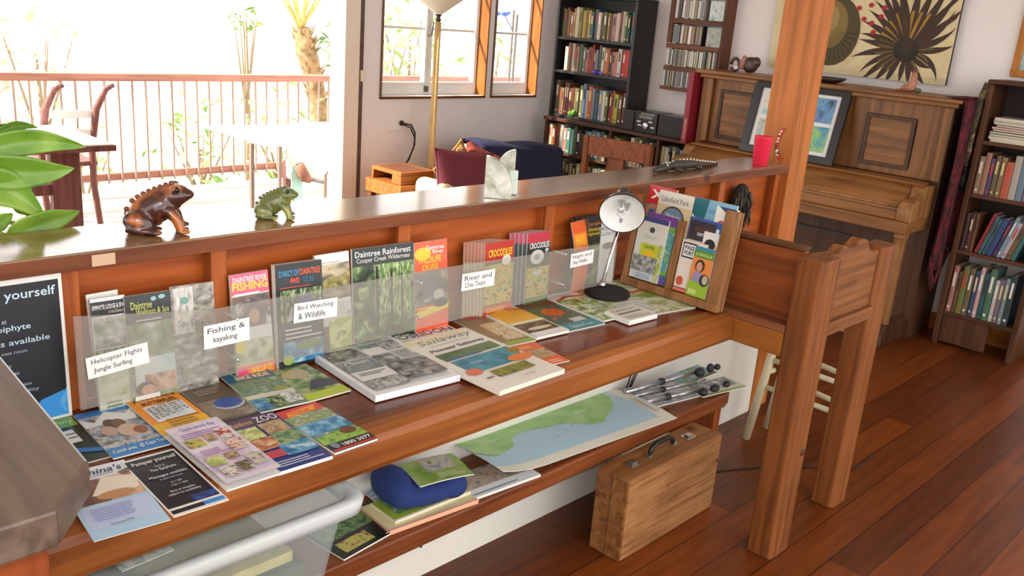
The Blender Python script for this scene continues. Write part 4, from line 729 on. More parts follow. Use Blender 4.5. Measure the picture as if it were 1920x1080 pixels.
w = MB(); w.lathe([(.0678, .0005), (.064, -.001), (.058, -.022), (.046, -.041), (.03, -.056), (0, -.060)], mat((240, 240, 236), .35), 36, HM, caps=False); w.build('reflector', lp_)
w = MB(); w.lathe([(.0695, .002), (.0715, 0), (.0695, -.004), (.0672, -.001), (.0695, .002)], BLKM, 36, HM, caps=False); w.build('rim', lp_)
for k in range(3):
    a = k*2.1; x, y = .012*cos(a), .012*sin(a)
    w = MB(HM); w.tube([(x-.006, y, -.055), (x-.006, y, -.012), (x, y, -.004), (x+.006, y, -.012), (x+.006, y, -.055)], .005, mat((226, 228, 230), .2), 8); w.build('bulb_tube', lp_)
w = MB(); w.tube([(2.24, 1.73, .77), (2.262, 1.76, .765), (2.32, 1.80, .77), (2.40, 1.80, .775)], .003, BLKM, 6); w.build('lead', lp_)

# ------------------------------------------------------------------ things on the ledge
ZL = 1.0931
def frog(label, loc, rotz, s, c_body, c_back, c_ridge, group='carved frogs on the ledge'):
    t = thing('frog_figurine', label, 'figurine', loc, group, rotz=rotz)
    m = bpy.data.materials.new('carved_%s' % label[:5]); m.use_nodes = True; n = m.node_tree.nodes; l = m.node_tree.links
    b = n['Principled BSDF']; b.inputs['Roughness'].default_value = .25; b.inputs['Coat Weight'].default_value = .5
    tc = n.new('ShaderNodeTexCoord'); nz = n.new('ShaderNodeTexNoise'); nz.inputs['Scale'].default_value = 22; nz.inputs['Detail'].default_value = 2
    l.new(tc.outputs['Object'], nz.inputs['Vector']); rp = n.new('ShaderNodeValToRGB'); e = rp.color_ramp.elements
    e[0].position = .47; e[0].color = L(c_back); e[1].position = .62; e[1].color = L(c_body); l.new(nz.outputs['Fac'], rp.inputs['Fac']); l.new(rp.outputs['Color'], b.inputs['Base Color'])
    _M[label] = m
    w = MB(Sc(s, s, s))
    T = Tm(-.2, 0, 5.4) @ Ry(R(-30))
    w.ball((0, 0, 0), (6.6, 3.7, 3.7), m, 20, T)
    w.ball((3.4, 0, 8.0), (3.9, 3.3, 2.5), m, 18, Tm(3.4, 0, 8.0) @ Ry(R(-6)) @ Tm(-3.4, 0, -8.0))
    w.ball((5.8, 0, 8.2), (2.2, 2.4, 1.3), m, 16)
    for sd in (-1, 1):
        w.ball((4.0, 2.3*sd, 9.6), 1.15, m, 12); w.ball((-3.6, 3.3*sd, 2.6), (3.3, 1.6, 2.3), m, 14, Tm(-3.6, 3.3*sd, 2.6) @ Ry(R(20)) @ Tm(3.6, -3.3*sd, -2.6))
        w.tube([(-6, 3.6*sd, 1.6), (-3, 4.2*sd, .9), (-.3, 4.4*sd, .7)], [1.1, .9, .8], m, 10); w.ball((-.2, 4.5*sd, .65), (1.5, 1.1, .62), m, 10)
        w.tube([(2.2, 2.4*sd, 5.2), (4.2, 3.3*sd, 3.2), (4.9, 3.6*sd, .9)], [1.5, 1.15, .95], m, 10); w.ball((5.4, 3.7*sd, .62), (1.6, 1.15, .6), m, 10)
    o = w.build('body', t, world=False, remesh=.28*s)
    w = MB(Sc(s, s, s)); md = mat(c_ridge, .35)
    for k in range(9):
        u = k/8; x = -5.9+9.2*u; z = 4.9+5.75*u**.55
        w = MB(Sc(s, s, s)); w.ball((x, 0, z), (.62, .8, .55), md, 8); w.build('ridge_knob', t, world=False)
    for sd in (-1, 1):
        w = MB(Sc(s, s, s)); w.ball((4.35, 2.95*sd, 9.7), .62, mat((24, 20, 18), .15), 10); w.build('eye', t, world=False)
    return t
frog('large brown carved wooden frog on the ledge', (.832, 1.845, ZL), R(-25), .0098, (176, 98, 44), (66, 30, 24), (120, 70, 48))
frog('small green and yellow carved frog on the ledge', (1.118, 1.845, ZL), R(-33), .0069, (150, 150, 70), (92, 104, 52), (104, 110, 60))
ON = photo([(150, 150, 130), (196, 200, 186), (222, 222, 212), (170, 140, 110)], 16, .15, seed=3, detail=6)
def quarter(name, label, M, r, hgt, th, basew):
    t = thing(name, label, 'bookend', M.translation, 'stone bookends on the ledge')
    poly = [(0, 0)] + [(r*cos(a*pi/24), hgt*sin(a*pi/24)**.8 if a else 0) for a in range(0, 13)]
    w = MB(M); w.prism(poly, -th/2, th/2, ON, 'Y'); w.build('quarter_disc', t, bevel=.002)
    return t
quarter('bookend', 'pale onyx quarter-disc bookend on the ledge, the front one', Tm(1.770, 1.812, ZL) @ Rz(R(-44)), .078, .116, .040, 0)
b2 = quarter('bookend', 'white marbled onyx bookend behind the front bookend', Tm(1.913, 1.835, ZL+.0001) @ Rz(R(-44+180)), .062, .122, .03, 0)
w = MB(Tm(1.885, 1.802, ZL) @ Rz(R(-44))); w.box(-.02, .006, -.018, .0, 0, .07, photo([(170, 196, 180), (206, 220, 210), (226, 230, 222)], 20, .15, seed=4)); o = w.build('base_block', b2, bevel=.003); o['label'] = 'pale green stone block'
# carved crocodile
t = thing('crocodile_carving', 'long dark carved crocodile with pale dotted ridge lying on the ledge', 'carving', (2.86, 1.86, ZL))
CRC = mat((52, 50, 46), .35, var=.4, vs=60)
w = MB(Tm(2.64, 1.85, ZL) @ Rz(R(2))); pr = [(0, .010, .008), (.04, .012, .014), (.07, .016, .018), (.09, .013, .014), (.14, .020, .02), (.22, .018, .018), (.30, .012, .013), (.38, .008, .009), (.44, .003, .004)]
w.tube([(x, .006*sin(x*16), z+.001) for (x, z, r) in pr], [r*.92 for (x, z, r) in pr], CRC, 12)
w.build('body', t)
for (x, sd) in ((.11, 1), (.11, -1), (.24, 1), (.24, -1)):
    w = MB(Tm(2.64, 1.85, ZL) @ Rz(R(2))); w.tube([(x, .012*sd, .012), (x+.012, .034*sd, .010), (x+.028, .036*sd, .005)], [.007, .006, .005], CRC, 8); w.build('leg', t)
for k in range(18):
    x = .06+.021*k; w = MB(Tm(2.64, 1.85, ZL) @ Rz(R(2))); zt = [.028, .032, .030, .034, .036, .037, .038, .038, .037, .034, .031, .028, .026, .023, .020, .018, .015, .012][k]; w.ball((x, .006*sin(x*16), max(.010, zt)), (.0042, .0035, .0045), mat((206, 204, 196), .4), 8); w.build('ridge_bead', t)
w = MB(Tm(2.64, 1.85, ZL) @ Rz(R(2))); w.ball((.062, -.012, .028), .004, mat((206, 204, 196), .3), 8); w.build('eye', t)
# red cup and bead string
t = thing('red_cup', 'pinkish red tapered plastic cup on the ledge beside the post', 'cup', (3.285, 1.80, ZL))
RED_ = mat((226, 44, 74), .3)
w = MB(); w.lathe([(0, .003), (.028, .003), (.029, 0), (.030, .001), (.036, .108), (.0375, .112), (.036, .114), (.034, .108), (.028, .008), (0, .008)], RED_, 28, Tm(3.285, 1.80, ZL)); w.build('body', t)
bs = thing('bead_string', 'loop of red, black and white beads hanging down the post behind the cup', 'beads', (3.42, 1.80, 1.10))
rnd = random.Random(2)
for k in range(22):
    u = k/21; w = MB(); yy = 1.79+.022*sin(u*3.1)+.004*(k % 2); w.ball((3.4215, yy, 1.108+.125*u), .0048, mat(rnd.choice([(206, 40, 50), (30, 28, 28), (236, 232, 224), (206, 40, 50)]), .3), 8); w.build('bead', bs)
w = MB(); w.tube([(3.4235, 1.79+.022*sin(u*3.1/10*1.0), 1.105+.0132*u) for u in range(11)], .0012, mat((60, 40, 36), .7), 5); w.build('cord', bs)
# dark shaggy head-like ornament hanging under the ledge by the post
t = thing('hanging_ornament', 'dark shaggy ornament hanging on the counter panel behind the brochure rack', 'ornament', (3.13, 1.78, .84))
w = MB(); w.ball((3.13, 1.775, .94), (.055, .035, .095), mat((44, 38, 32), .9, var=.6, vs=45, bump=1, bs=120), 18); w.build('body', t)
for k in range(34):
    rnd2 = random.Random(k); a = rnd2.uniform(pi, 2*pi); zf = rnd2.uniform(-.6, .9); rr = (1-zf*zf)**.5
    p = Vector((3.13+.057*rr*cos(a), 1.775+.037*rr*sin(a), .94+.095*zf)); w = MB()
    w.tube([p, p+Vector((.006*cos(a), .010*sin(a), -.02)), p+Vector((.004*cos(a), .004*sin(a), -.05))], [.004, .004, .001], mat(rnd2.choice([(60, 52, 44), (34, 30, 26), (84, 78, 68)]), .9), 5); w.build('strand', t)

# ------------------------------------------------------------------ potted plant at the left
pl_ = thing('potted_plant', 'leafy green potted plant reaching in at the left edge behind the ledge', 'plant', (.30, 2.25, 0))
w = MB(); w.lathe([(0, 0), (.12, 0), (.16, .30), (.17, .32), (.155, .32), (.14, .29), (0, .28)], mat((150, 84, 56), .8), 28, Tm(.22, 2.3, 0)); w.build('pot', pl_)
LEAF = photo([(70, 112, 30), (104, 146, 44), (140, 176, 70)], 9, .3, seed=2)
w = MB(); w.tube([(.22, 2.3, .28), (.25, 2.25, .7), (.33, 2.12, 1.05), (.40, 2.06, 1.25)], [.02, .018, .014, .008], mat((110, 140, 60), .6), 8); w.build('stem', pl_)
CTR = Vector((.36, 2.08, 1.12))
def leaf(a, b, wid, sag, y0, y1, tilt=.4, flip=1, wav=.1):
    A, B = at(*a, y=y0), at(*b, y=y1); d = B-A; Ln = d.length; dn = d.normalized()
    side = (CU*flip*1.0 + Vector((0, 0, 1))*.0 + (-_f)*tilt).normalized(); side = (side-dn*side.dot(dn)).normalized(); nrm = dn.cross(side)
    def fn(u, v):
        k = u; wv = (sin(pi*k**.8)**.75)*(1-.25*k)*wid*.36
        s_ = (v-.5)*2; return A+dn*(Ln*k)+side*(s_*wv)+nrm*(abs(s_)*wv*.35)+Vector((0, 0, -sag*4*k*(1-k)*-1))+Vector((0, 0, wav*.1*sin(k*13)*s_*s_*wid))
    w = MB(); w.grid(fn, 20, 8, LEAF); o = w.build('leaf', pl_, solid=.0012)
    w = MB(); w.tube([CTR, (CTR+A)/2+Vector((0, 0, .03)), A], [.006, .005, .004], mat((130, 160, 70), .5), 6); w.build('leaf_stalk', pl_)
leaf((-60, 292), (162, 276), .085, .02, 2.0, 1.97)
leaf((-70, 310), (140, 316), .11, -.01, 1.98, 1.95)
leaf((-70, 350), (86, 410), .12, .03, 1.96, 1.97, .2)
leaf((10, 440), (150, 396), .09, .0, 1.965, 1.985, .5)
leaf((-20, 262), (72, 240), .035, .015, 2.06, 2.1, .2)
leaf((-30, 262), (36, 238), .03, .01, 2.08, 2.12, .2)
leaf((18, 345), (72, 318), .07, -.01, 2.06, 2.08, .2)
leaf((20, 372), (62, 402), .06, .0, 2.05, 2.06, .2)
leaf((-20, 430), (24, 400), .05, .0, 1.99, 2.0, .2)
leaf((100, 436), (168, 430), .014, .0, 1.97, 1.98, .2)

# ------------------------------------------------------------------ plastic tub with lid on the low shelf
PLS = clear((214, 226, 228), .3, .26); LID = clear((232, 240, 242), .25, .66); LIDP = clear((222, 232, 232), .2, .36)
tub = thing('storage_tub', 'translucent plastic storage tub full of papers under the near end of the desk', 'tub', (.70, 1.56, .3255))
def ring(x0, x1, y0, y1, r, n=5):
    out = []
    for (cx, cy, a0) in ((x1-r, y1-r, 0), (x0+r, y1-r, 90), (x0+r, y0+r, 180), (x1-r, y0+r, 270)):
        for k in range(n+1): a = R(a0+90*k/n); out.append((cx+r*cos(a), cy+r*sin(a)))
    return out
def shell(mb, rings, mt):
    n = len(rings[0][0]); vs = []; fs = []
    for (rg, z) in rings: vs += [(p[0], p[1], z) for p in rg]
    for j in range(len(rings)-1):
        for i in range(n): fs.append((j*n+i, j*n+(i+1) % n, (j+1)*n+(i+1) % n, (j+1)*n+i))
    mb.add(vs, fs, mt, True)
w = MB(); shell(w, [(ring(.38, .985, 1.425, 1.70, .03), .328), (ring(.355, 1.035, 1.405, 1.715, .04), .545)], PLS); w.prism(ring(.38, .985, 1.425, 1.70, .03), .3262, .3279, PLS); w.build('body', tub)
w = MB(); shell(w, [(ring(.345, 1.045, 1.395, 1.722, .04), .545), (ring(.325, 1.068, 1.378, 1.735, .045), .549), (ring(.322, 1.072, 1.375, 1.737, .045), .575), (ring(.328, 1.066, 1.381, 1.733, .045), .584), (ring(.345, 1.046, 1.40, 1.715, .04), .584), (ring(.352, 1.038, 1.408, 1.709, .04), .570)], LID); w.prism(ring(.353, 1.037, 1.409, 1.708, .04), .566, .5695, LIDP); w.build('lid', tub)
for k, (x0, y0, x1, y1, z0, z1, c, lab) in enumerate(((.40, 1.445, .62, 1.66, .3285, .40, (196, 190, 170), 'pale paper pile at the left in the plastic tub'), (.64, 1.45, .95, 1.66, .3285, .43, (92, 104, 84), 'green folder pile at the right in the plastic tub'), (.655, 1.47, .935, 1.65, .4305, .455, (206, 196, 130), 'yellow papers on the green pile in the plastic tub'), (.42, 1.46, .60, 1.64, .4005, .46, (110, 130, 140), 'grey blue papers on the left pile in the plastic tub'))):
    w = MB(); w.box(x0, x1, y0, y1, z0, z1, mat(c, .7, var=.2, vs=30)); tag(w.build('paper_pile'), lab, 'papers')
# torn paper lying on the lid
printed('paper_sheet', 'torn pale green paper lying on the plastic tub lid', 'paper', None, flat((212, 1055), (310, 1025), (335, 1032), (225, 1070), .5862), .001, [('p', 0, 0, 1, 1, photo([(196, 214, 200), (226, 230, 222), (150, 170, 160)], 30, seed=5))])
# pale round stool top at the bottom edge of the view
t = thing('round_stool', 'pale cream round stool whose seat just shows at the bottom edge', 'stool', (.66, 1.06, 0))
cS = at(522, 1168, z=.56)
w = MB(); w.lathe([(0, .535), (.12, .535), (.13, .542), (.13, .554), (.12, .56), (0, .56)], mat((226, 206, 160), .5), 40, Tm(cS.x, cS.y, 0)); w.build('seat', t)
for a in (45, 135, 225, 315):
    w = MB(); w.tube([(cS.x+.08*cos(R(a)), cS.y+.08*sin(R(a)), .535), (cS.x+.13*cos(R(a)), cS.y+.13*sin(R(a)), 0)], .014, mat((216, 190, 140), .5), 10); w.build('leg', t)

# ------------------------------------------------------------------ low shelf contents
ZS = .3262
G3 = 'magazines on the low shelf'
def S(name, label, c4, t, el, z, **k): return printed(name, label, 'magazine', G3, flat(*c4, z), t, el, **k)
S('magazine', 'dark green brochure with reptile skin, beside the tub on the low shelf', ((598, 1008), (690, 930), (750, 976), (648, 1066)), .004, [('r', 0, 0, 1, 1, (22, 26, 22)), ('p', .05, .5, .95, .95, photo([(20, 40, 24), (60, 96, 50), (120, 150, 90), (30, 50, 40)], 60, seed=4)), ('p', .1, .1, .5, .4, FROGP), ('t', .62, .03, .97, .13, '.com', (226, 226, 220), .02)], ZS)
S('magazine', 'blue and white striped brochure peeking out behind the tub corner', ((660, 900), (715, 880), (765, 925), (705, 950)), .004, [('p', 0, 0, 1, 1, photo([(60, 110, 170), (226, 230, 234), (110, 160, 200), (90, 120, 140)], 30, seed=4, stretch=(.5, 2, 1))), ('e', .7, .3, .2, .14, (120, 116, 110))], ZS+.0052)
S('magazine', 'magazine stack with pink and cream page edges at the shelf front', ((690, 962), (838, 898), (884, 940), (733, 1012)), .012, [('r', 0, 0, 1, 1, (226, 170, 150)), ('r', 0, .06, 1, 1, (214, 206, 160))], ZS+.0001, edge=(236, 176, 140))
S('magazine', 'lime edged magazine on top of the pink edged stack', ((700, 950), (832, 893), (878, 925), (742, 985)), .008, [('r', 0, 0, 1, 1, (150, 176, 60)), ('p', .1, .2, 1, 1, LAND), ('r', 0, 0, 1, .05, (230, 226, 206))], ZS+.0125, edge=(226, 210, 190))
S('magazine', 'white magazine with blue sea photo between the pouch and the map', ((835, 905), (958, 858), (1008, 892), (884, 945)), .008, [('r', 0, 0, 1, .3, (226, 228, 230)), ('p', 0, .3, 1, 1, photo([(110, 150, 180), (150, 130, 110), (190, 170, 150), (90, 110, 130)], 26, seed=4)), ('r', .05, .08, .7, .12, (90, 130, 160))], ZS+.0001)
# blue neoprene pouch with photo leaflet in it
pc = at(785, 925, z=.36)
po = thing('blue_pouch', 'blue neoprene pouch holding a photo leaflet, on the low shelf magazines', 'pouch', (pc.x, pc.y, .347))
NEO = mat((30, 52, 110), .9, var=.15, vs=300, bump=.6, bs=700)
PM = Tm(pc.x, pc.y, .352) @ Rz(R(-12))
w = MB(PM); w.ball((-.075, .01, .048), (.05, .085, .045), NEO, 16); w.ball((-.01, -.05, .032), (.10, .03, .028), NEO, 14); w.ball((.075, -.045, .036), (.045, .035, .034), NEO, 14); w.ball((.0, .015, .036), (.10, .075, .034), NEO, 14); w.ball((-.03, -.03, .034), (.07, .05, .03), NEO, 14)
w.build('body', po, remesh=.006)
w = MB(PM @ Tm(-.035, -.070, .074) @ Rz(R(2)) @ Rx(R(6))); sheet(w, .165, .115, .003, [('p', 0, 0, 1, 1, photo([(96, 130, 50), (130, 160, 70), (160, 170, 110)], 24, seed=2)), ('p', .3, .4, .85, 1, photo([(96, 104, 140), (150, 150, 160), (190, 180, 150), (70, 80, 70)], 40, seed=3)), *lines(.4, .9, .3, .1, 4, (206, 210, 170), 2, .4)], bend=lambda x, y: -.9*(x-.05)**2*.6 - 2.2*max(0, y-.07)**2); w.build('leaflet', po)
# map hanging over the shelf edge
MPC = flat((822, 846), (1160, 716), (1252, 794), (962, 890), .362)
LANDC = photo([(140, 186, 110), (160, 200, 126), (176, 206, 140)], 16, .5, seed=2)
gulf = [(.0, 1), (.0, .66), (.05, .42), (.12, .30), (.19, .36), (.22, .54), (.30, .62), (.40, .55), (.48, .52), (.54, .42), (.60, .28), (.66, .26), (.70, .36), (.76, .44), (.82, .60), (.87, .82), (.88, .99), (.88, 1)]
def tipc(x, y):
    M, w_, h_ = MPC; return .018*max(0, (.22-x/w_)/.22)**2*6*max(0, 1-y/h_)*.12/.12*.25 + .010*sin(y/h_*pi)*1.0 - .0
el = [('r', .0, .12, .93, 1, (176, 206, 220)), ('l', [(a*.93/.88*.97, .12+.88*b) for (a, b) in gulf[1:-1]], .995, LANDC), ('t', .62, .68, .69, .74, 'Arnhem', (236, 240, 230), .01), ('t', .12, .63, .19, .68, 'Cairns', (226, 236, 220), .008), ('l', [(.0, .46), (.04, .36), (.09, .34), (.13, .42)], .62, LANDC), *[('r', .4+.06*k, .35+.05*(k % 3), .405+.06*k, .37+.05*(k % 3), (90, 110, 140)) for k in range(6)], ('r', .95, .2, .98, .6, (206, 206, 200))]
o = printed('wall_map', 'large coastal map sheet with green land and pale blue sea overhanging the low shelf', 'map', None, MPC, .0015, el, base=(228, 224, 208), bend=tipc, rough=.5, ny=14, z0=.0006)
# things lying under the map's back, and papers by the tripod
S('magazine', 'colourful tour magazine at the back of the shelf behind the tripod', ((1238, 706), (1298, 684), (1346, 700), (1284, 726)), .006, [('p', 0, 0, 1, 1, LAND), ('r', .05, .6, .4, .9, (150, 180, 220)), ('r', 0, 0, 1, .12, (60, 70, 40))], ZS)
S('magazine', 'white and blue leaflet under the tripod at the shelf edge', ((1185, 742), (1290, 705), (1318, 728), (1235, 778)), .004, [('p', 0, 0, 1, 1, photo([(206, 206, 206), (150, 160, 170), (226, 226, 224), (70, 90, 120)], 34, seed=6, stretch=(.5, 2, 1)))], ZS)
S('magazine', 'lime edged leaflet at the far rounded end of the low shelf', ((1290, 728), (1355, 702), (1384, 722), (1325, 752)), .003, [('r', 0, 0, 1, 1, (200, 206, 200)), ('p', .05, .3, .95, .95, photo([(206, 210, 206), (90, 96, 100), (226, 228, 226)], 30, seed=7)), ('r', 0, 0, 1, .12, (150, 170, 60))], ZS+.0045)
tri = thing('camera_tripod', 'folded silver tripod with black joints lying on the low shelf', 'tripod', tuple(at(1260, 715, z=.345)))
SIL = mat((178, 180, 182), .3, .75); TB = mat((40, 42, 46), .5)
for (a, b, zz, r) in (((1172, 735), (1300, 698), .375, .011), ((1172, 746), (1305, 716), .360, .009), ((1180, 760), (1315, 730), .352, .011)):
    A, B = at(*a, z=zz), at(*b, z=zz); w = MB(); w.tube([A, A.lerp(B, .5)], r, SIL, 10); w.tube([A.lerp(B, .5), B], r*.85, SIL, 10); w.tube([A.lerp(B, .48), A.lerp(B, .54)], r*1.15, TB, 10); w.build('leg', tri)
for (px, r, zz) in (((1312, 698), (.022, .02, .018), .378), ((1332, 690), (.016, .014, .018), .385), ((1345, 688), (.014, .012, .012), .39), ((1318, 735), (.02, .018, .014), .358), ((1340, 728), (.024, .016, .014), .358), ((1362, 720), (.018, .014, .012), .356)):
    c = at(*px, z=zz); w = MB(); w.ball(tuple(c), r, TB, 12); w.build('joint', tri, remesh=0)
# black leads hanging below the desk end
w = MB()
for k, dx in enumerate((0, .012, .02)):
    w.tube([(2.42+dx*.3, 1.735, .711), (2.46+dx*2, 1.72, .62), (2.44+dx, 1.73, .52), (2.47+dx*2, 1.72, .42), (2.45+dx, 1.725, .335)], .0025, mat((24, 20, 20), .5), 6)
tag(w.build('cable'), 'thin black cables hanging under the far end of the desk', 'cable')

# ------------------------------------------------------------------ wooden case on the floor
CSW = wood((168, 116, 66), (124, 78, 42), 'X', .9, .45); CSF = wood((176, 126, 80), (136, 92, 54), 'X', 2.4, .5)
ca = thing('wooden_case', 'flat wooden carrying case with handle standing on the floor under the low shelf', 'case', (2.305, 1.445, 0))
KM = Tm(2.04, 1.383, 0) @ Rz(R(.6))
w = MB(KM); w.box(0, .53, 0, .118, .001, .283, CSW); w.build('body', ca, bevel=.003)
w = MB(KM); w.box(.004, .526, -.0022, -.0003, .006, .278, CSF); w.build('side_panel', ca, bevel=.001)
w = MB(KM); w.box(-.0012, -.0003, .058, .060, .003, .282, mat((84, 50, 28), .7)); w.build('lid_seam', ca)
for x in (.10, .41):
    w = MB(KM); w.box(x-.025, x+.025, .042, .078, .2833, .287, mat((190, 186, 176), .25, .9)); w.box(x-.012, x+.012, .05, .068, .2873, .293, mat((190, 186, 176), .25, .9)); w.build('latch', ca, bevel=.001)
w = MB(KM); w.tube([(.19, .06, .284), (.195, .06, .305), (.22, .06, .318), (.29, .06, .318), (.315, .06, .305), (.32, .06, .284)], .008, mat((30, 28, 26), .5), 10); w.build('handle', ca)
for x in (.188, .322):
    w = MB(KM); w.box(x-.012, x+.012, .05, .07, .2833, .289, mat((190, 186, 176), .25, .9)); w.build('handle_plate', ca, bevel=.001)

# ------------------------------------------------------------------ cream stool behind the frame
CRM = mat((226, 216, 180), .4)
st_ = thing('cream_stool', 'cream painted wooden stool behind the desk end frame', 'stool', (3.30, 1.43, 0))
for (b_, a_) in (((3.165, 1.602), (3.19, 1.54)), ((3.335, 1.602), (3.325, 1.54)), ((3.165, 1.225), (3.19, 1.265)), ((3.27, 1.225), (3.265, 1.265))):
    w = MB(); w.tube([(b_[0], b_[1], 0), (a_[0], a_[1], .56)], .017, CRM, 12); w.build('leg', st_)
w = MB(); w.prism([(3.165, 1.24), (3.29, 1.24), (3.345, 1.565), (3.165, 1.565)], .5605, .585, CRM); w.build('seat', st_, bevel=.008)
for x, xb in ((3.18, 3.18), (3.269, 3.331)):
    for zz in (.24, .36):
        w = MB(); w.tube([(x, 1.225+.04*zz/.52+.017, zz), (xb, 1.602-.062*zz/.52-.017, zz)], .011, CRM, 10); w.build('rung', st_)
for (y, zz) in ((1.249, .30), (1.565, .30)):
    w = MB(); w.tube([(3.198, y, zz), (3.235, y, zz)], .010, CRM, 10); w.build('rung', st_)
w = MB(); w.tube([(2.62, 1.60, .003), (2.85, 1.50, .003), (3.0, 1.42, .003), (3.3, 1.18, .003), (3.5, 1.2, .003)], .003, mat((30, 18, 14), .6), 6); tag(w.build('extension_cable'), 'thin black cord running across the floor behind the frame legs', 'cord')

# ------------------------------------------------------------------ books
CN = {'tan': (176, 140, 96), 'cream': (220, 210, 180), 'brown': (112, 70, 44), 'dark brown': (70, 46, 34), 'red': (176, 44, 44), 'bright red': (206, 40, 50), 'orange': (206, 110, 50), 'teal': (52, 112, 120), 'blue': (60, 90, 140), 'pale blue': (130, 166, 190), 'green': (76, 100, 60), 'olive': (120, 116, 64), 'grey': (130, 130, 128), 'white': (226, 224, 216), 'black': (34, 32, 34), 'pink': (206, 130, 130), 'purple': (96, 70, 110), 'yellow': (212, 180, 70), 'navy': (40, 50, 84), 'maroon': (104, 36, 40)}
PAGE = mat((214, 204, 178), .8)
ORD = ['first', 'second', 'third', 'fourth', 'fifth', 'sixth', 'seventh', 'eighth', 'ninth', 'tenth', 'eleventh', 'twelfth', 'thirteenth', 'fourteenth', 'fifteenth', 'sixteenth', 'seventeenth', 'eighteenth', 'nineteenth', 'twentieth', 'twenty-first', 'twenty-second', 'twenty-third', 'twenty-fourth', 'twenty-fifth', 'twenty-sixth', 'twenty-seventh', 'twenty-eighth', 'twenty-ninth', 'thirtieth', 'thirty-first', 'thirty-second', 'thirty-third', 'thirty-fourth', 'thirty-fifth', 'thirty-sixth']
def book_mesh(mb, t, h, d, c, band, M, cd=False):
    """upright book: spine faces -x, thickness along y, rounded spine, page block between covers"""
    cv = mat(c, .45); k = .0022 if not cd else .0008
    if cd:
        mb.box(0, d, -t/2, t/2, 0, h, cv, M)
        mb.box(-.0004, 0, -t*.32, t*.32, h*.06, h*.94, mat(band, .4), M); return
    mb.box(.004, d, -t/2, -t/2+k, 0, h, cv, M); mb.box(.004, d, t/2-k, t/2, 0, h, cv, M)
    sp = [(.004, -t/2), (.0012, -t*.38), (0, -t*.2), (0, t*.2), (.0012, t*.38), (.004, t/2), (.007, t/2), (.007, -t/2)]
    mb.prism(sp, 0, h, cv, 'Z', M)
    mb.box(.007, d-.004, -t/2+k, t/2-k, .003, h-.004, PAGE, M)
    if band:
        b = mat(band, .45)
        mb.box(-.0006, .0005, -t*.19, t*.19, h*.55, h*.86, b, M); mb.box(-.0006, .0005, -t*.19, t*.19, h*.08, h*.13, b, M)
def shelf_books(name, cat, group, where, y0, y1, xf, z, pal, hr, tr, dr, seed, lean=None, cd=False, names='left', tmul=1, start=0):
    rnd = random.Random(seed); y = y0; i = start
    while True:
        n = pal[i % len(pal)] if isinstance(pal, list) else rnd.choice(list(pal))
        t = rnd.uniform(*tr); ln = lean(i) if lean else 0
        h = rnd.uniform(*hr); d = rnd.uniform(*dr)
        step = t + (.0012 if not cd else .0006)
        if ln: step += 0.0
        if y-step < y1 or i >= len(ORD): break
        c = CN[n]; c = tuple(.86*(.82*a_+.18*b_) for a_, b_ in zip(c, (140, 118, 90))); c = tuple(int(v) for v in c); c = tuple(max(8, min(245, v+rnd.randint(-14, 14))) for v in c)
        band = rnd.choice([None, (214, 196, 140), (226, 222, 210), (50, 44, 40), (190, 60, 50)]) if not cd else rnd.choice([(226, 226, 222), (60, 60, 64), (150, 130, 110), (206, 206, 190), (110, 120, 130)])
        yc = y-t/2
        M = Tm(xf+rnd.uniform(0, .012), yc, z+.0006) @ Rx(ln)
        if ln: M = Tm(xf+rnd.uniform(0, .012), yc, z+.0006+abs(sin(ln))*t/2) @ Rx(ln)
        mb = MB(M); book_mesh(mb, t, h, d, c, band, None, cd)
        o = mb.build(name); tag(o, '%s %s, %s from the left on %s' % (n, 'disc case' if cd else 'spined book', ORD[i], where), cat, group)
        y -= step/(cos(ln) if ln else 1); i += 1
    return i
# ------------------------------------------------------------------ low bookcase along the right wall and black bookcase on it
BKW = mat((34, 32, 32), .45, var=.2, vs=10); EDG = mat((72, 70, 66), .4)
DW = wood((92, 58, 44), (62, 36, 28), 'Y', 1, .45); DWZ = wood((88, 54, 42), (60, 36, 28), 'Z', 1, .45)
lb = thing('low_bookcase', 'long low dark bookcase along the wall under the black bookcase and stereo', 'bookcase', (5.29, 4.0, 0))
w = MB(); w.box(5.14, 5.43, 3.32, 4.675, .845, .868, DW); w.build('top', lb, bevel=.003)
for y in (4.645, 4.02, 3.60, 3.325):
    w = MB(); w.box(5.155, 5.43, y, y+.022, .0, .8445, DWZ); w.build('side', lb, bevel=.002)
w = MB(); w.box(5.424, 5.431, 3.33, 4.66, .0, .8445, DWZ); w.build('back', lb)
for (a, b) in ((4.042, 4.645), (3.622, 4.02), (3.347, 3.60)):
    for z in (.08, .36, .595):
        w = MB(); w.box(5.16, 5.423, a, b, z, z+.02, DW); w.build('shelf', lb, bevel=.002)
shelf_books('book', 'book', 'books in the low bookcase', 'the low bookcase upper row, left bay', 4.640, 4.05, 5.175, .615, ['cream', 'orange', 'brown', 'cream', 'pink', 'teal', 'teal', 'green', 'black', 'dark brown', 'blue', 'pale blue', 'teal', 'pale blue', 'green', 'cream', 'tan', 'white'], (.17, .215), (.022, .042), (.13, .18), 11)
shelf_books('book', 'book', 'books in the low bookcase', 'the low bookcase upper row, middle bay', 4.018, 3.625, 5.175, .615, ['green', 'tan', 'yellow', 'black', 'grey', 'white', 'cream', 'white', 'dark brown', 'black', 'cream', 'brown', 'cream', 'grey'], (.16, .21), (.02, .038), (.13, .18), 12)
shelf_books('book', 'book', 'books in the low bookcase', 'the low bookcase upper row, right bay', 3.598, 3.35, 5.175, .615, ['cream', 'white', 'black', 'grey', 'navy', 'pale blue', 'white', 'tan'], (.15, .20), (.02, .04), (.13, .18), 13)
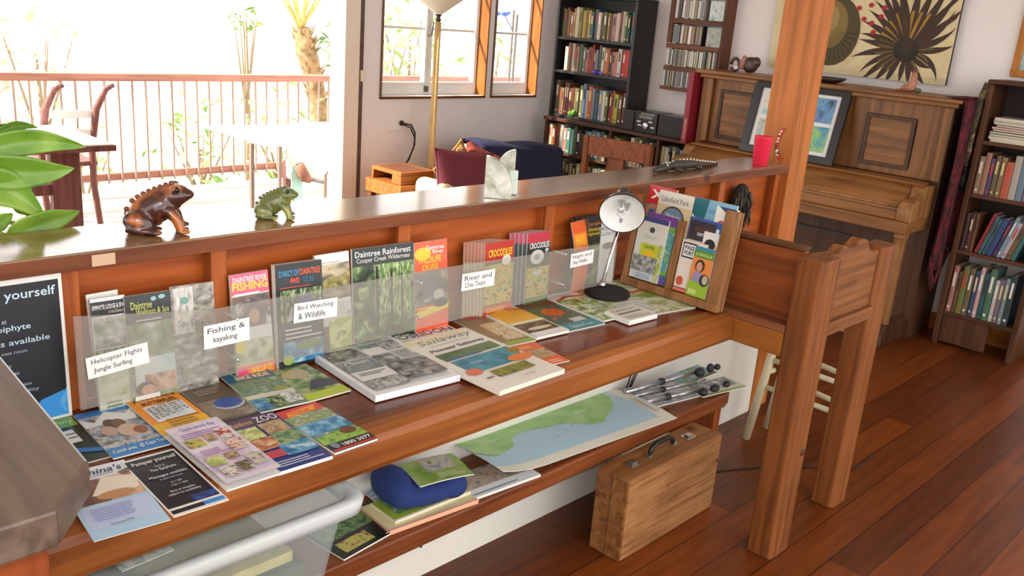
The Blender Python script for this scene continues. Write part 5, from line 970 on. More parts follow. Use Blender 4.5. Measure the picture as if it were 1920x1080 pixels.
shelf_books('book', 'book', 'books in the low bookcase', 'the low bookcase second row, left bay', 4.640, 4.05, 5.175, .38, ['tan', 'brown', 'cream', 'green', 'tan', 'grey', 'brown', 'cream', 'dark brown', 'cream', 'tan', 'olive'], (.15, .20), (.022, .045), (.13, .18), 14)
shelf_books('book', 'book', 'books in the low bookcase', 'the low bookcase second row, middle bay', 4.018, 3.625, 5.175, .38, ['cream', 'dark brown', 'tan', 'cream', 'purple', 'olive', 'cream', 'black', 'tan'], (.15, .20), (.022, .045), (.13, .18), 15)
shelf_books('book', 'book', 'books in the low bookcase', 'the low bookcase second row, right bay', 3.598, 3.35, 5.175, .38, ['cream', 'tan', 'maroon', 'green', 'brown'], (.15, .20), (.022, .045), (.13, .18), 16)
bb = thing('black_bookcase', 'tall black bookcase with three rows of books standing in the corner', 'bookcase', (5.31, 4.31, .8685))
BY0, BY1 = 3.945, 4.68
for y in (BY0, BY1-.022):
    w = MB(); w.box(5.20, 5.43, y, y+.022, .8685, 1.735, BKW); w.build('side', bb, bevel=.002)
w = MB(); w.box(5.195, 5.43, BY0-.003, BY1+.003, 1.7355, 1.755, BKW); w.build('top', bb, bevel=.002)
w = MB(); w.box(5.424, 5.43, BY0+.0225, BY1-.0225, .8685, 1.735, BKW); w.build('back', bb)
for z in (.869, 1.195, 1.435):
    w = MB(); w.box(5.205, 5.4235, BY0+.0225, BY1-.0225, z, z+.02, BKW); w.build('shelf', bb, bevel=.002)
shelf_books('book', 'book', 'books in the black bookcase', 'the black bookcase top row', 4.655, 3.97, 5.225, 1.455, ['green', 'olive', 'brown', 'orange', 'tan', 'tan', 'cream', 'tan', 'yellow', 'olive', 'yellow', 'teal', 'teal', 'white', 'brown', 'brown', 'tan', 'maroon', 'pink', 'white', 'maroon', 'cream', 'green', 'black', 'teal', 'pale blue', 'white', 'white'], (.17, .22), (.016, .034), (.12, .17), 21)
shelf_books('book', 'book', 'books in the black bookcase', 'the black bookcase middle row', 4.60, 3.97, 5.225, 1.215, ['cream', 'olive', 'cream', 'olive', 'tan', 'green', 'grey', 'pink', 'red', 'red', 'brown', 'pale blue', 'green', 'white', 'orange', 'orange', 'black', 'pink', 'pink', 'white', 'bright red', 'bright red', 'pink'], (.165, .21), (.017, .036), (.12, .17), 22)
shelf_books('book', 'book', 'books in the black bookcase', 'the black bookcase bottom row', 4.655, 3.97, 5.225, .889, ['olive', 'olive', 'tan', 'brown', 'brown', 'brown', 'maroon', 'olive', 'green', 'olive', 'pale blue', 'white', 'orange', 'pale blue', 'teal', 'pale blue', 'white', 'green', 'maroon', 'bright red', 'yellow', 'brown', 'brown', 'white'], (.19, .25), (.018, .038), (.12, .17), 23)
w = MB(); w.lathe([(0, 0), (.02, 0), (.022, .02), (.012, .03), (0, .032)], mat((84, 60, 160), .2), 14, Tm(5.207, 4.27, 1.2155))
w.ball((5.212, 4.22, 1.227), (.008, .03, .011), mat((110, 90, 180), .2), 10); tag(w.build('trinket'), 'small purple ornament in front of the pink books, middle row', 'ornament')
w = MB(); w.ball((5.206, 4.46, .909), (.012, .03, .02), mat((96, 150, 40), .6, var=.4, vs=60), 12); w.ball((5.206, 4.44, .926), (.01, .016, .016), mat((110, 160, 50), .6), 10); tag(w.build('trinket'), 'small green figure in front of the bottom row books', 'ornament')
# stereo
ZT = .8685; SPK = mat((44, 42, 42), .7, var=.1, vs=200); STB = mat((24, 23, 25), .3)
for (y0, y1, lab) in ((3.845, 3.936, 'black stereo speaker left of the stereo unit'), (3.435, 3.64, 'black stereo speaker right of the stereo unit')):
    t = thing('stereo_speaker', lab, 'speaker', (5.25, (y0+y1)/2, ZT), 'stereo speakers')
    w = MB(); w.box(5.17, 5.34, y0, y1, ZT, ZT+.142, STB); w.build('cabinet', t, bevel=.003)
    w = MB(); w.box(5.164, 5.1695, y0+.004, y1-.004, ZT+.005, ZT+.137, SPK); w.build('grille', t, bevel=.003)
t = thing('stereo_unit', 'small black stereo with round silver dial between its speakers', 'stereo', (5.26, 3.74, ZT))
w = MB(); w.box(5.165, 5.35, 3.648, 3.838, ZT, ZT+.145, STB); w.build('cabinet', t, bevel=.004)
w = MB(); w.lathe([(0, 0), (.022, 0), (.024, .004), (.02, .014), (.012, .016), (0, .0165)], mat((214, 214, 216), .25, .8), 24, Tm(5.1645, 3.735, ZT+.052) @ Ry(-pi/2)); w.build('dial', t)
w = MB(); w.box(5.1630, 5.1648, 3.685, 3.80, ZT+.098, ZT+.12, mat((110, 112, 108), .3)); w.build('display', t)
for k in range(5):
    w = MB(); w.box(5.1615, 5.1648, 3.672+.024*k, 3.688+.024*k, ZT+.128, ZT+.134, mat((190, 190, 192), .3, .6)); w.build('button', t)
for (y, z) in ((3.79, .05), (3.68, .045), (3.80, .075), (3.70, .08)):
    w = MB(); w.box(5.1615, 5.1648, y-.016, y+.016, ZT+z-.005, ZT+z+.005, mat((206, 206, 208), .3, .6)); w.build('button', t)
# tall red folio by the piano
mb = MB(Tm(5.03, 3.330, .8695)); mb.box(0, .24, -.019, .019, 0, .452, mat((140, 30, 44), .5)); 
vs, fs = text_mesh('ILLUSTRATED', .01); mb.add([(-.0008, .008-.016*b, .03+.13*a) for (a, b) in vs], fs, mat((206, 180, 150), .5))
tag(mb.build('folio'), 'tall dark red folio standing between the stereo and the piano', 'book')
# ------------------------------------------------------------------ wall rack of discs
CDW = wood((126, 76, 50), (96, 54, 36), 'Y', 1, .45); CDWZ = wood((120, 72, 48), (92, 52, 34), 'Z', 1, .45)
cd = thing('disc_rack', 'brown wooden wall rack full of disc cases above the piano end', 'rack', (5.39, 3.55, 1.17))
w = MB(); w.box(5.33, 5.449, 3.325, 3.345, 1.322, 2.08, CDWZ); w.build('side', cd, bevel=.002)
w = MB(); w.box(5.33, 5.449, 3.735, 3.768, 1.482, 2.08, CDWZ); w.build('side', cd, bevel=.002)
for (z, a, b) in ((1.645, 3.346, 3.734), (1.478, 3.346, 3.768), (1.330, 3.325, 3.768), (1.172, 3.30, 3.78), (1.815, 3.346, 3.734), (1.985, 3.346, 3.734)):
    zz = (z-.034, z) if z != 1.172 else (1.172, 1.194)
    w = MB(); w.box(5.33, 5.449, a, b, z-.03 if z > 1.2 else 1.168, z if z > 1.2 else 1.19, CDW); w.build('shelf', cd, bevel=.002)
pal = ['white', 'grey', 'cream', 'black', 'tan', 'green', 'grey', 'white', 'cream', 'olive']
shelf_books('disc_case', 'disc case', 'disc cases in the wall rack', 'the wall rack lowest row', 3.765, 3.32, 5.335, 1.19, pal, (.118, .124), (.0125, .0135), (.10, .105), 31, cd=True)
shelf_books('disc_case', 'disc case', 'disc cases in the wall rack', 'the wall rack second lowest row', 3.765, 3.35, 5.335, 1.33, ['tan', 'cream', 'white', 'black', 'olive', 'cream', 'green', 'grey', 'white', 'tan'], (.112, .117), (.0125, .0135), (.10, .105), 32, cd=True)
shelf_books('video_case', 'video case', 'video cases in the wall rack', 'the wall rack middle row', 3.732, 3.47, 5.335, 1.478, ['white', 'black', 'pink', 'black', 'pink', 'maroon', 'brown', 'black'], (.125, .132), (.026, .034), (.09, .095), 33, cd=True)
shelf_books('video_case', 'video case', 'video cases in the wall rack', 'the wall rack top row', 3.732, 3.50, 5.335, 1.645, ['white', 'black', 'purple', 'white', 'black', 'white', 'grey', 'black'], (.125, .132), (.02, .03), (.09, .095), 34, cd=True)
for (z, lab, cc) in ((1.4785, 'grey-green disc case turned face out in the middle row', [(120, 130, 116), (160, 170, 156), (90, 96, 84)]), (1.6455, 'silver disc case turned face out in the row under the top', [(150, 160, 164), (206, 214, 216), (110, 120, 124)])):
    w = MB(); w.box(5.345, 5.36, 3.352, 3.462, z, z+.125, photo(cc, 26, .2, seed=3)); tag(w.build('disc_case'), lab, 'disc case', 'disc cases in the wall rack')

# ------------------------------------------------------------------ piano
PN = wood((158, 108, 60), (116, 74, 38), 'Y', .8, .35); PNZ = wood((152, 104, 60), (112, 72, 38), 'Z', .8, .35); PND = wood((92, 60, 40), (64, 40, 26), 'Z', .8, .4); PNL = wood((176, 128, 78), (136, 92, 54), 'Z', 1, .35)
pi_ = thing('upright_piano', 'old brown upright piano with framed panels and closed keyboard lid against the wall', 'piano', (5.1, 2.5, 0))
PY0, PY1 = 1.715, 3.285
def pb(nm, x0, x1, y0, y1, z0, z1, mt, bv=.003, lab=None):
    w = MB(); w.box(x0, x1, y0, y1, z0, z1, mt); o = w.build(nm, pi_, bevel=bv)
    if lab: o['label'] = lab
    return o
pb('top_lid', 5.045, 5.43, PY0-.045, PY1+.03, 1.322, 1.345, PN, .005)
pb('top_moulding', 5.075, 5.43, PY0-.02, PY1+.015, 1.295, 1.3215, PN, .006)
pb('side', 5.10, 5.43, PY0, PY0+.045, .0, 1.2945, PND); pb('side', 5.10, 5.43, PY1-.045, PY1, .0, 1.2945, PNZ)
pb('pilaster', 5.085, 5.0995, PY0+.002, PY0+.05, .90, 1.2945, PNZ); pb('pilaster', 5.085, 5.0995, PY1-.085, PY1-.04, .90, 1.2945, PNZ)
pb('upper_panel', 5.118, 5.14, PY0+.0455, PY1-.0455, .895, 1.2945, PNZ)
pb('lower_panel', 5.125, 5.145, PY0+.0455, PY1-.0455, .09, .66, PND); pb('base_board', 5.09, 5.43, PY0+.0455, PY1-.0455, .0, .0895, PND)
def frame_moulding(y0, y1, z0, z1, x):
    t_ = .022
    w = MB()
    for (a, b, c, d) in ((y0, y1, z1-t_, z1), (y0, y1, z0, z0+t_), (y0, y0+t_, z0+t_, z1-t_), (y1-t_, y1, z0+t_, z1-t_)):
        w.box(x-.012, x, a, b, c, d, PND)
    w.build('panel_frame', pi_, bevel=.004); 
    w = MB(); w.box(x-.003, x, y0+t_, y1-t_, z0+t_, z1-t_, PN); w.build('panel_field', pi_)
frame_moulding(1.905, 2.185, .93, 1.215, 5.1175); frame_moulding(2.86, 3.15, .93, 1.235, 5.1175)
w = MB()
for (a, b, c, d) in ((2.15, 2.85, .49, .51), (2.15, 2.85, .16, .18), (2.15, 2.17, .18, .49), (2.83, 2.85, .18, .49)): w.box(5.113, 5.1245, a, b, c, d, mat((50, 32, 22), .5))
w.build('panel_frame', pi_, bevel=.003)
# keyboard shelf: fall, closed lid with rounded front, key slip, cheeks
w = MB(); w.prism([(5.117, .875), (5.117, .893), (4.985, .893), (4.978, .885), (4.985, .875)], PY0+.09, PY1-.09, PN, 'Y') if False else w.prism([(5.117, .872), (5.117, .892), (4.985, .892), (4.975, .882), (4.985, .872)], PY0+.05, PY1-.05, PN, 'Y'); w.build('music_ledge', pi_)
w = MB(); w.prism([(5.10, .70), (5.10, .8715), (4.985, .8715), (4.93, .845), (4.885, .795), (4.865, .76), (4.865, .70)], PY0+.095, PY1-.095, PN, 'Y', smooth=True); w.build('fall_board', pi_)
w = MB(); w.box(4.835, 4.8645, PY0+.095, PY1-.095, .70, .748, PN); w.build('key_slip', pi_, bevel=.004)
w = MB(); w.tube([(4.862, PY0+.10, .768), (4.862, PY1-.10, .768)], .007, PNL, 8); w.build('lid_strip', pi_)
pb('key_bed', 4.81, 5.10, PY0+.02, PY1-.02, .635, .6995, PN, .006)
for y0 in (PY0+.015, PY1-.093):
    w = MB(); w.prism([(5.0995, .70), (5.0995, .88), (5.0, .88), (4.965, .868), (4.95, .84), (4.94, .815), (4.90, .81), (4.855, .80), (4.825, .775), (4.82, .74), (4.822, .70)], y0, y0+.078, PNL, 'Y'); w.build('cheek', pi_, bevel=.006)
for y0 in (PY0+.03, PY1-.085):
    w = MB(); w.prism([(4.835, .634), (4.91, .634), (4.905, .61), (4.89, .60), (4.885, .56), (4.88, .12), (4.845, .12), (4.85, .56), (4.842, .60), (4.835, .61)], y0, y0+.055, PNL, 'Y'); w.build('leg', pi_, bevel=.004)
    w = MB(); w.prism([(4.79, .0), (5.09, .0), (5.09, .1195), (4.84, .1195), (4.80, .07)], y0-.005, y0+.06, PND, 'Y'); w.build('toe', pi_, bevel=.006)
# framed photo collage leaning on the piano
FM = Tm(4.995, 2.885, .894) @ Rz(-pi/2) @ Rx(pi/2-R(13)) @ Rz(R(0))
pf = thing('photo_frame', 'black frame with six holiday photos in white mounts leaning on the piano', 'picture frame', (5.03, 2.6, .894))
fw, fh = .605, .43
w = MB(FM)
for (a, b, c, d) in ((0, fw, 0, .045), (0, fw, fh-.035, fh), (0, .05, .045, fh-.035), (fw-.05, fw, .045, fh-.035)): w.box(a, b, c, d, .0005, .02, mat((32, 30, 32), .35))
w.build('frame', pf, bevel=.003)
w = MB(FM @ Tm(.05, .045, .006)); mw, mh = fw-.1, fh-.08
sheet(w, mw, mh, .004, [('p', .05, .54, .33, .95, photo([(150, 200, 206), (226, 220, 206), (90, 150, 170)], 12, seed=2)), ('p', .05, .06, .33, .48, photo([(150, 160, 130), (196, 200, 190), (90, 96, 70)], 20, seed=3)), ('p', .37, .54, .62, .95, photo([(140, 190, 190), (190, 206, 190), (70, 110, 80)], 16, seed=5)), ('p', .37, .06, .62, .48, photo([(120, 150, 80), (200, 206, 180), (150, 130, 90)], 20, seed=6)), ('p', .66, .54, .95, .95, photo([(60, 90, 60), (110, 160, 200), (90, 130, 180), (50, 70, 60)], 14, seed=7)), ('p', .66, .06, .95, .48, photo([(80, 140, 190), (120, 190, 130), (170, 200, 130), (60, 100, 130)], 14, seed=8))], base=(228, 230, 228)); w.build('photo_mount', pf)
# ornaments on the piano
ZP = 1.3452
m_ = thing('carved_mask', 'dark carved mask ornament with pink crest on the piano left end', 'ornament', (5.2, 3.06, ZP))
MK = mat((70, 44, 38), .35, var=.5, vs=40)
w = MB(); w.ball((5.2, 3.02, ZP+.052), (.02, .055, .05), MK, 14); w.ball((5.2, 2.985, ZP+.07), (.018, .035, .035), MK, 12); w.build('face', m_)
w = MB(); w.tube([(5.2, 3.13+.03*cos(a*pi/6), ZP+.045+.038*sin(a*pi/6)) for a in range(0, 12)], .011, MK, 8); w.build('curl', m_)
w = MB(); w.tube([(5.19, 3.075, ZP+.02), (5.19, 3.07, ZP+.07), (5.19, 3.06, ZP+.105)], [.016, .02, .012], mat((176, 120, 104), .5), 8); w.build('crest', m_)
w = MB(); w.ball((5.18, 3.11, ZP+.028), (.006, .02, .012), mat((226, 220, 210), .4), 8); w.build('teeth', m_)
w = MB(); w.lathe([(0, 0), (.05, 0), (.085, .012), (.11, .03), (.105, .032), (.07, .016), (0, .012)], mat((60, 40, 34), .4), 28, Tm(5.2, 2.50, ZP)); tag(w.build('shallow_dish'), 'dark shallow wooden dish on the piano beside the post', 'dish')
cf = thing('cat_figurine', 'small pinkish carved seated figurine on the piano under the painting', 'figurine', (5.2, 2.01, ZP))
CF = mat((176, 120, 92), .5, var=.3, vs=40)
w = MB(); w.ball((5.2, 2.02, ZP+.022), (.03, .045, .022), CF, 14); w.tube([(5.2, 2.01, ZP+.02), (5.2, 2.0, ZP+.06), (5.2, 2.0, ZP+.09)], [.024, .02, .016], CF, 12); w.ball((5.195, 2.0, ZP+.095), (.018, .016, .015), CF, 12); w.build('body', cf, remesh=.004)
for y in (1.992, 2.008):
    w = MB(); w.tube([(5.197, y, ZP+.104), (5.197, y+(y-2.0)*.3, ZP+.122)], [.006, .001], CF, 8); w.build('ear', cf)
w = MB(); w.tube([(5.2, 2.05, ZP+.008), (5.19, 2.09, ZP+.006), (5.17, 2.10, ZP+.006)], [.008, .006, .004], CF, 8); w.build('tail', cf)
w = MB(); w.ball((5.19, 1.965, ZP+.014), (.014, .02, .014), mat((90, 96, 60), .6), 10); tag(w.build('pebble'), 'small green lump beside the carved figurine on the piano', 'ornament')
# dark red shawl hanging on the piano end
SHW = photo([(70, 12, 22), (34, 12, 15), (104, 22, 34), (20, 12, 13)], 22, .9, stretch=(1, 3, .5), seed=2)
sw = thing('red_shawl', 'dark red and black shawl with fringe hanging down the right end of the piano', 'shawl', (5.2, 1.66, .35))
w = MB(); w.grid(lambda u, v: (5.04+.30*u, 1.657-.02*sin(u*18)-.012*sin(u*7+v*3)-.03*(1-v)*u, 1.349-v*(.84+.1*sin(u*5))), 26, 20, SHW); w.build('cloth', sw, solid=.004)
w = MB(); w.grid(lambda u, v: (5.04+.30*u, 1.657+.10*v-.02*sin(u*18)*(1-v), 1.352+.006*sin(u*18)*(1-v)), 26, 4, SHW); w.build('top_fold', sw, solid=.004)
for k in range(16):
    u = k/15; x = 5.04+.30*u; z = 1.349-(.84+.1*sin(u*5)); w = MB(); w.tube([(x, 1.657-.02*sin(u*18)-.012*sin(u*7+3), z), (x, 1.65, z-.06), (x+.005, 1.655, z-.11)], [.006, .008, .003], SHW, 5); w.build('tassel', sw)

# ------------------------------------------------------------------ painting of spiky plants
PX = 5.412; pY0, pY1, pZ0, pZ1 = 1.905, 3.02, 1.392, 2.12
pt = thing('painting', 'unframed painting of a spiky plant, red berries and a dark round nut above the piano', 'painting', (PX, 2.45, pZ0))
AM = Tm(PX, pY1, pZ0) @ Rz(-pi/2) @ Rx(pi/2)
W_, H_ = pY1-pY0, pZ1-pZ0
el = [('p', 0, 0, 1, 1, photo([(214, 196, 150), (222, 206, 166), (206, 186, 140)], 5, .7, seed=2)), ('r', 0, 0, 1, .05, (206, 190, 150))]
def fr(y, z): return ((pY1-y)/W_, (z-pZ0)/H_)
cx, cy = fr(2.16, 1.565)
def blade(ang, ln, wd, c, c2=None, bendv=.0, r0=.06):
    a = R(ang); P = []; Q = []
    for k in range(9):
        u = k/8; r = r0+(ln-r0)*u; aa = a+bendv*u*u; x, y = r*cos(aa), r*sin(aa)
        wv = wd*(.55+.45*sin(pi*min(1, u*1.1)))*(1-u**3)
        nx, ny = -sin(aa), cos(aa); P.append((x+nx*wv, y+ny*wv)); Q.append((x-nx*wv, y-ny*wv))
    poly = P+Q[::-1]; poly = [(min(1, max(0, cx+x/W_)), min(1, max(0, cy+y/H_))) for (x, y) in poly]
    out = [('g', poly, c)]
    if c2:
        P2 = [(p[0]*.72, p[1]*.72) for p in P[:7]]; Q2 = [(P[k][0]*.5+Q[k][0]*.5, P[k][1]*.5+Q[k][1]*.5) for k in range(7)]
        out.append(('g', [(cx+x*.8/W_, cy+y*.8/H_) for (x, y) in P[:6]] + [(cx+x*.8/W_, cy+y*.8/H_) for (x, y) in Q2[:6][::-1]], c2))
    return out
DBR = (62, 42, 30); YEL = (160, 124, 44); OLV = (100, 88, 40)
for (a, l_, wd, bd, c2) in ((88, .40, .018, 0, YEL), (100, .36, .017, .1, YEL), (112, .40, .017, .1, YEL), (124, .36, .016, .15, YEL), (136, .34, .016, .1, YEL), (148, .33, .015, .1, YEL), (160, .30, .015, .1, OLV), (172, .30, .014, 0, OLV), (186, .33, .015, .1, OLV), (200, .30, .013, .2, OLV), (214, .33, .014, .15, OLV), (228, .27, .014, .1, OLV), (243, .24, .013, .1, None), (268, .19, .012, 0, None), (288, .20, .013, -.1, None), (303, .24, .014, .1, OLV), (322, .19, .012, .2, None), (344, .26, .014, -.4, OLV), (2, .27, .014, .15, OLV), (18, .29, .014, .2, None), (34, .33, .016, .2, YEL), (50, .40, .017, .1, YEL), (62, .42, .017, .05, YEL), (75, .40, .017, 0, YEL), (40, .45, .012, .0, None), (55, .50, .010, -.1, None), (120, .48, .010, .1, None), (106, .5, .010, .0, None)):
    el += blade(a, l_, wd*1.4, DBR, c2, bd)
el += [('e', cx, cy, .072/W_, .068/H_, (40, 30, 24)), ('e', cx, cy+.03, .035/W_, .05/H_, (56, 44, 26))]
for (y, z) in ((2.36, 1.86), (2.41, 1.80), (2.33, 1.79), (2.44, 1.72), (2.39, 1.70), (2.34, 1.74), (2.48, 1.78), (2.37, 1.65), (2.45, 1.86), (2.50, 1.84)):
    a, b = fr(y, z); el.append(('e', a, b, .016/W_, .014/H_, (176, 44, 50)))
dx, dy = fr(2.62, 1.64)
el += [('e', dx, dy, .17/W_, .205/H_, (76, 68, 36)), ('e', dx-.02, dy+.05, .11/W_, .14/H_, (130, 110, 60)), ('e', dx-.03, dy+.1, .06/W_, .08/H_, (160, 134, 84))]
for k in range(14):
    a = R(200+12*k); el.append(('g', [(dx+.02*cos(a), dy+.03*sin(a)), (dx+.15*cos(a)/W_*1.05, dy+.18*sin(a)/H_), (dx+.15*cos(a+.05)/W_*1.05, dy+.18*sin(a+.05)/H_)], (50, 44, 24)))
w = MB(AM); sheet(w, W_, H_, .022, el, (40, 32, 26), (214, 196, 150), I4, None, .7, z0=.00005); w.build('canvas', pt)
# picture at the far right above the bookcase
t = thing('wall_picture', 'orange wooden framed picture at the right edge above the right bookcase', 'picture frame', (5.44, 1.42, 1.465))
OW = wood((206, 132, 54), (170, 98, 36), 'Z', 1.5, .4)
w = MB()
for (a, b, c, d) in ((1.22, 1.59, 1.475, 1.51), (1.22, 1.59, 1.90, 1.935), (1.555, 1.59, 1.51, 1.90), (1.22, 1.255, 1.51, 1.90)): w.box(5.425, 5.449, a, b, c, d, OW)
w.build('frame', t, bevel=.003)
w = MB(); w.box(5.44, 5.449, 1.255, 1.555, 1.51, 1.90, photo([(90, 140, 150), (150, 180, 180), (206, 206, 190)], 12, .2, seed=3)); w.build('print', t)

# ------------------------------------------------------------------ right-hand bookcase
RBW = wood((96, 56, 40), (64, 36, 26), 'Z', 1, .5); RBY = wood((100, 60, 42), (70, 40, 28), 'Y', 1, .5)
rb = thing('tall_bookcase', 'tall dark brown bookcase with open shelves at the right of the piano', 'bookcase', (5.3, 1.41, 0))
for (y0, y1) in ((1.575, 1.605), (1.185, 1.215)):
    w = MB(); w.box(5.17, 5.425, y0, y1, 0, 1.435, RBW); w.build('side', rb, bevel=.006)
w = MB(); w.box(5.165, 5.425, 1.18, 1.61, 1.4355, 1.458, RBY); w.build('top', rb, bevel=.006)
for z in (1.125, .842, .53, .178):
    w = MB(); w.box(5.172, 5.41, 1.2155, 1.5745, z, z+.02, RBY); w.build('shelf', rb, bevel=.002)
w = MB(); w.box(5.185, 5.20, 1.33, 1.5745, .02, .1775, RBW); w.build('plinth', rb, bevel=.002)
w = MB(); w.box(5.412, 5.42, 1.2155, 1.5745, .54, 1.435, mat((44, 30, 24), .7)); w.build('back', rb)
# stack of magazines on the top shelf
rnd = random.Random(9)
mp_ = [('cream', 'bottom'), ('white', 'second'), ('grey', 'third'), ('olive', 'fourth'), ('navy', 'fifth'), ('pink', 'sixth'), ('black', 'seventh'), ('cream', 'eighth'), ('grey', 'ninth'), ('white', 'topmost')]
z = 1.1456
for i, (c, nme) in enumerate(mp_):
    th = rnd.uniform(.009, .015); y1 = 1.556-rnd.uniform(0, .028); w = MB(); cc = CN[c]
    w.box(5.19+rnd.uniform(0, .015), 5.395, 1.26, y1, z, z+th*.25, mat(cc, .4)); w.box(5.193, 5.392, 1.262, y1-.003, z+th*.25, z+th*.8, PAGE); w.box(5.19, 5.395, 1.26, y1, z+th*.8, z+th-.0004, mat(cc, .4))
    tag(w.build('magazine'), '%s magazine, %s of the flat stack in the right bookcase' % (c, nme), 'magazine', 'magazines stacked flat in the right bookcase'); z += th
shelf_books('book', 'book', 'books in the right bookcase', "the right bookcase's upper book row", 1.571, 1.22, 5.185, .862, ['tan', 'tan', 'purple', 'brown', 'tan', 'orange', 'cream', 'pale blue', 'grey', 'green', 'navy', 'purple', 'maroon', 'black'], (.19, .235), (.022, .036), (.13, .18), 41)
shelf_books('book', 'book', 'books in the right bookcase', "the right bookcase's leaning book row", 1.572, 1.49, 5.185, .55, ['dark brown', 'maroon', 'brown', 'black'], (.2, .24), (.018, .024), (.13, .18), 42)
shelf_books('book', 'book', 'books in the right bookcase', "the right bookcase's leaning book row", 1.497, 1.29, 5.185, .55, ['maroon', 'dark brown', 'brown', 'red', 'teal', 'teal', 'blue', 'navy', 'pale blue', 'white', 'olive', 'teal', 'black'], (.2, .24), (.018, .028), (.13, .18), 43, lean=lambda i: R(14), start=3)
shelf_books('book', 'book', 'books in the right bookcase', "the right bookcase's bottom book row", 1.571, 1.23, 5.185, .198, ['pink', 'brown', 'olive', 'olive', 'blue', 'cream', 'teal', 'teal', 'white', 'grey', 'pale blue', 'navy', 'green', 'black'], (.23, .285), (.02, .034), (.14, .19), 44)
t = thing('black_bag', 'small black bag hanging on the left side of the right bookcase', 'bag', (5.3, 1.64, .86))
w = MB(); w.ball((5.24, 1.635, .92), (.06, .025, .065), mat((22, 20, 22), .7), 14); w.ball((5.24, 1.635, .98), (.05, .02, .04), mat((22, 20, 22), .7), 14); w.build('body', t)
w = MB(); w.tube([(5.22, 1.615, 1.0), (5.21, 1.612, 1.2), (5.205, 1.611, 1.40)], .007, mat((60, 50, 36), .8), 8); w.build('strap', t)
w = MB(); w.tube([(5.17, 1.612, 1.44), (5.165, 1.625, 1.36), (5.17, 1.63, 1.27), (5.165, 1.628, 1.18), (5.17, 1.632, 1.08), (5.18, 1.635, 1.0)], [.012, .016, .02, .014, .018, .012], photo([(96, 70, 44), (40, 44, 30), (150, 120, 80)], 30, .8, seed=4), 8); tag(w.build('woven_strap'), 'brown and green woven strap hanging down the right bookcase edge', 'strap')

# ------------------------------------------------------------------ corner seating
BAM = mat((206, 172, 112), .5, var=.12, vs=14)
fl_ = thing('floor_lamp', 'floor lamp with pale bamboo pole and cream bowl shade before the window', 'lamp', (4.02, 4.65, 0))
w = MB(); w.lathe([(0, 0), (.14, 0), (.14, .015), (.03, .03), (0, .03)], mat((90, 70, 50), .5), 28, Tm(4.02, 4.65, 0)); w.build('base', fl_)
w = MB(); w.tube([(4.02, 4.65, .03), (4.02, 4.65, 1.50)], .021, BAM, 14); w.build('pole', fl_)
w = MB(); w.lathe([(.012, 1.50), (.02, 1.51), (.012, 1.53), (.022, 1.545), (.026, 1.55)], mat((90, 80, 74), .3, .8), 16, Tm(4.02, 4.65, 0)); w.build('neck', fl_)
w = MB(); w.lathe([(.026, 1.551), (.07, 1.582), (.13, 1.628), (.19, 1.668), (.215, 1.684), (.213, 1.687), (.185, 1.670), (.127, 1.632), (.066, 1.588), (.02, 1.558)], mat((238, 232, 206), .5), 32, Tm(4.02, 4.65, 0), caps=False); w.build('shade', fl_)
ST = wood((186, 112, 54), (146, 80, 36), 'X', 1.2, .4)
t0 = at(752, 327, z=.585); sx, sy = t0.x, t0.y
tb = thing('side_table', 'stacked wooden side table with open slot under the floor lamp', 'table', (sx+.16, sy+.18, 0))
def sb(nm, x0, x1, y0, y1, z0, z1, mt=ST, bv=.003): w = MB(); w.box(x0, x1, y0, y1, z0, z1, mt); w.build(nm, tb, bevel=bv)
Wx, Wy = .27, .30
sb('top', sx, sx+Wx, sy, sy+Wy, .57, .592); sb('inset', sx+.03, sx+Wx-.03, sy+.03, sy+Wy-.03, .5925, .594, wood((140, 84, 60), (110, 62, 42), 'X', 1, .4), .0005)
sb('front_rail', sx, sx+Wx, sy, sy+.02, .515, .5695); sb('back_rail', sx, sx+Wx, sy+Wy-.02, sy+Wy, .515, .5695); sb('end_rail', sx, sx+.02, sy+.0205, sy+.09, .515, .5695); sb('end_rail', sx+Wx-.02, sx+Wx, sy+.0205, sy+Wy-.0205, .515, .5695)
sb('tray', sx-.0, sx+Wx, sy+.0205, sy+Wy-.0205, .500, .5145) if False else None
sb('lower_box', sx-.03, sx+Wx+.04, sy-.04, sy+Wy+.02, .43, .5145)
for (x, y) in ((sx-.02, sy-.03), (sx+Wx-.01, sy-.03), (sx-.02, sy+Wy-.03), (sx+Wx-.01, sy+Wy-.03)): sb('leg', x, x+.04, y, y+.04, 0, .4295, wood((120, 70, 48), (90, 50, 34), 'Z', 1, .5))
# sofa with cushions and navy throw
SF = mat((206, 190, 150), .8, var=.08, vs=30, bump=.3, bs=300)
so = thing('sofa', 'cream sofa below the windows with maroon cushions and a navy throw', 'sofa', (4.55, 4.4, 0))
def sob(nm, x0, x1, y0, y1, z0, z1, mt=SF, bv=.03): w = MB(); w.box(x0, x1, y0, y1, z0, z1, mt); w.build(nm, so, bevel=bv, seg=4)
sob('seat', 3.70, 5.05, 3.86, 4.355, .18, .40); w = MB(); w.prism([(4.16, .401), (5.05, .401), (5.05, .652), (4.16, .722)], 4.36, 4.56, SF, 'Y'); w.build('backrest', so, bevel=.02, seg=4)
a0 = at(812, 352, y=3.98)
sob('armrest', 3.575, 3.69, 4.00, 4.30, .18, .58, SF, .05); sob('armrest', 5.055, 5.13, 3.84, 4.42, .18, .45, SF, .03)
for (x, y) in ((3.64, 3.90), (5.08, 3.90), (3.64, 4.25), (5.08, 4.38)):
    w = MB(); w.tube([(x, y, 0), (x, y, .18)], .022, mat((70, 46, 34), .5), 10); w.build('leg', so)
NV = mat((32, 34, 66), .95, var=.25, vs=80, bump=.5, bs=300)
w = MB()
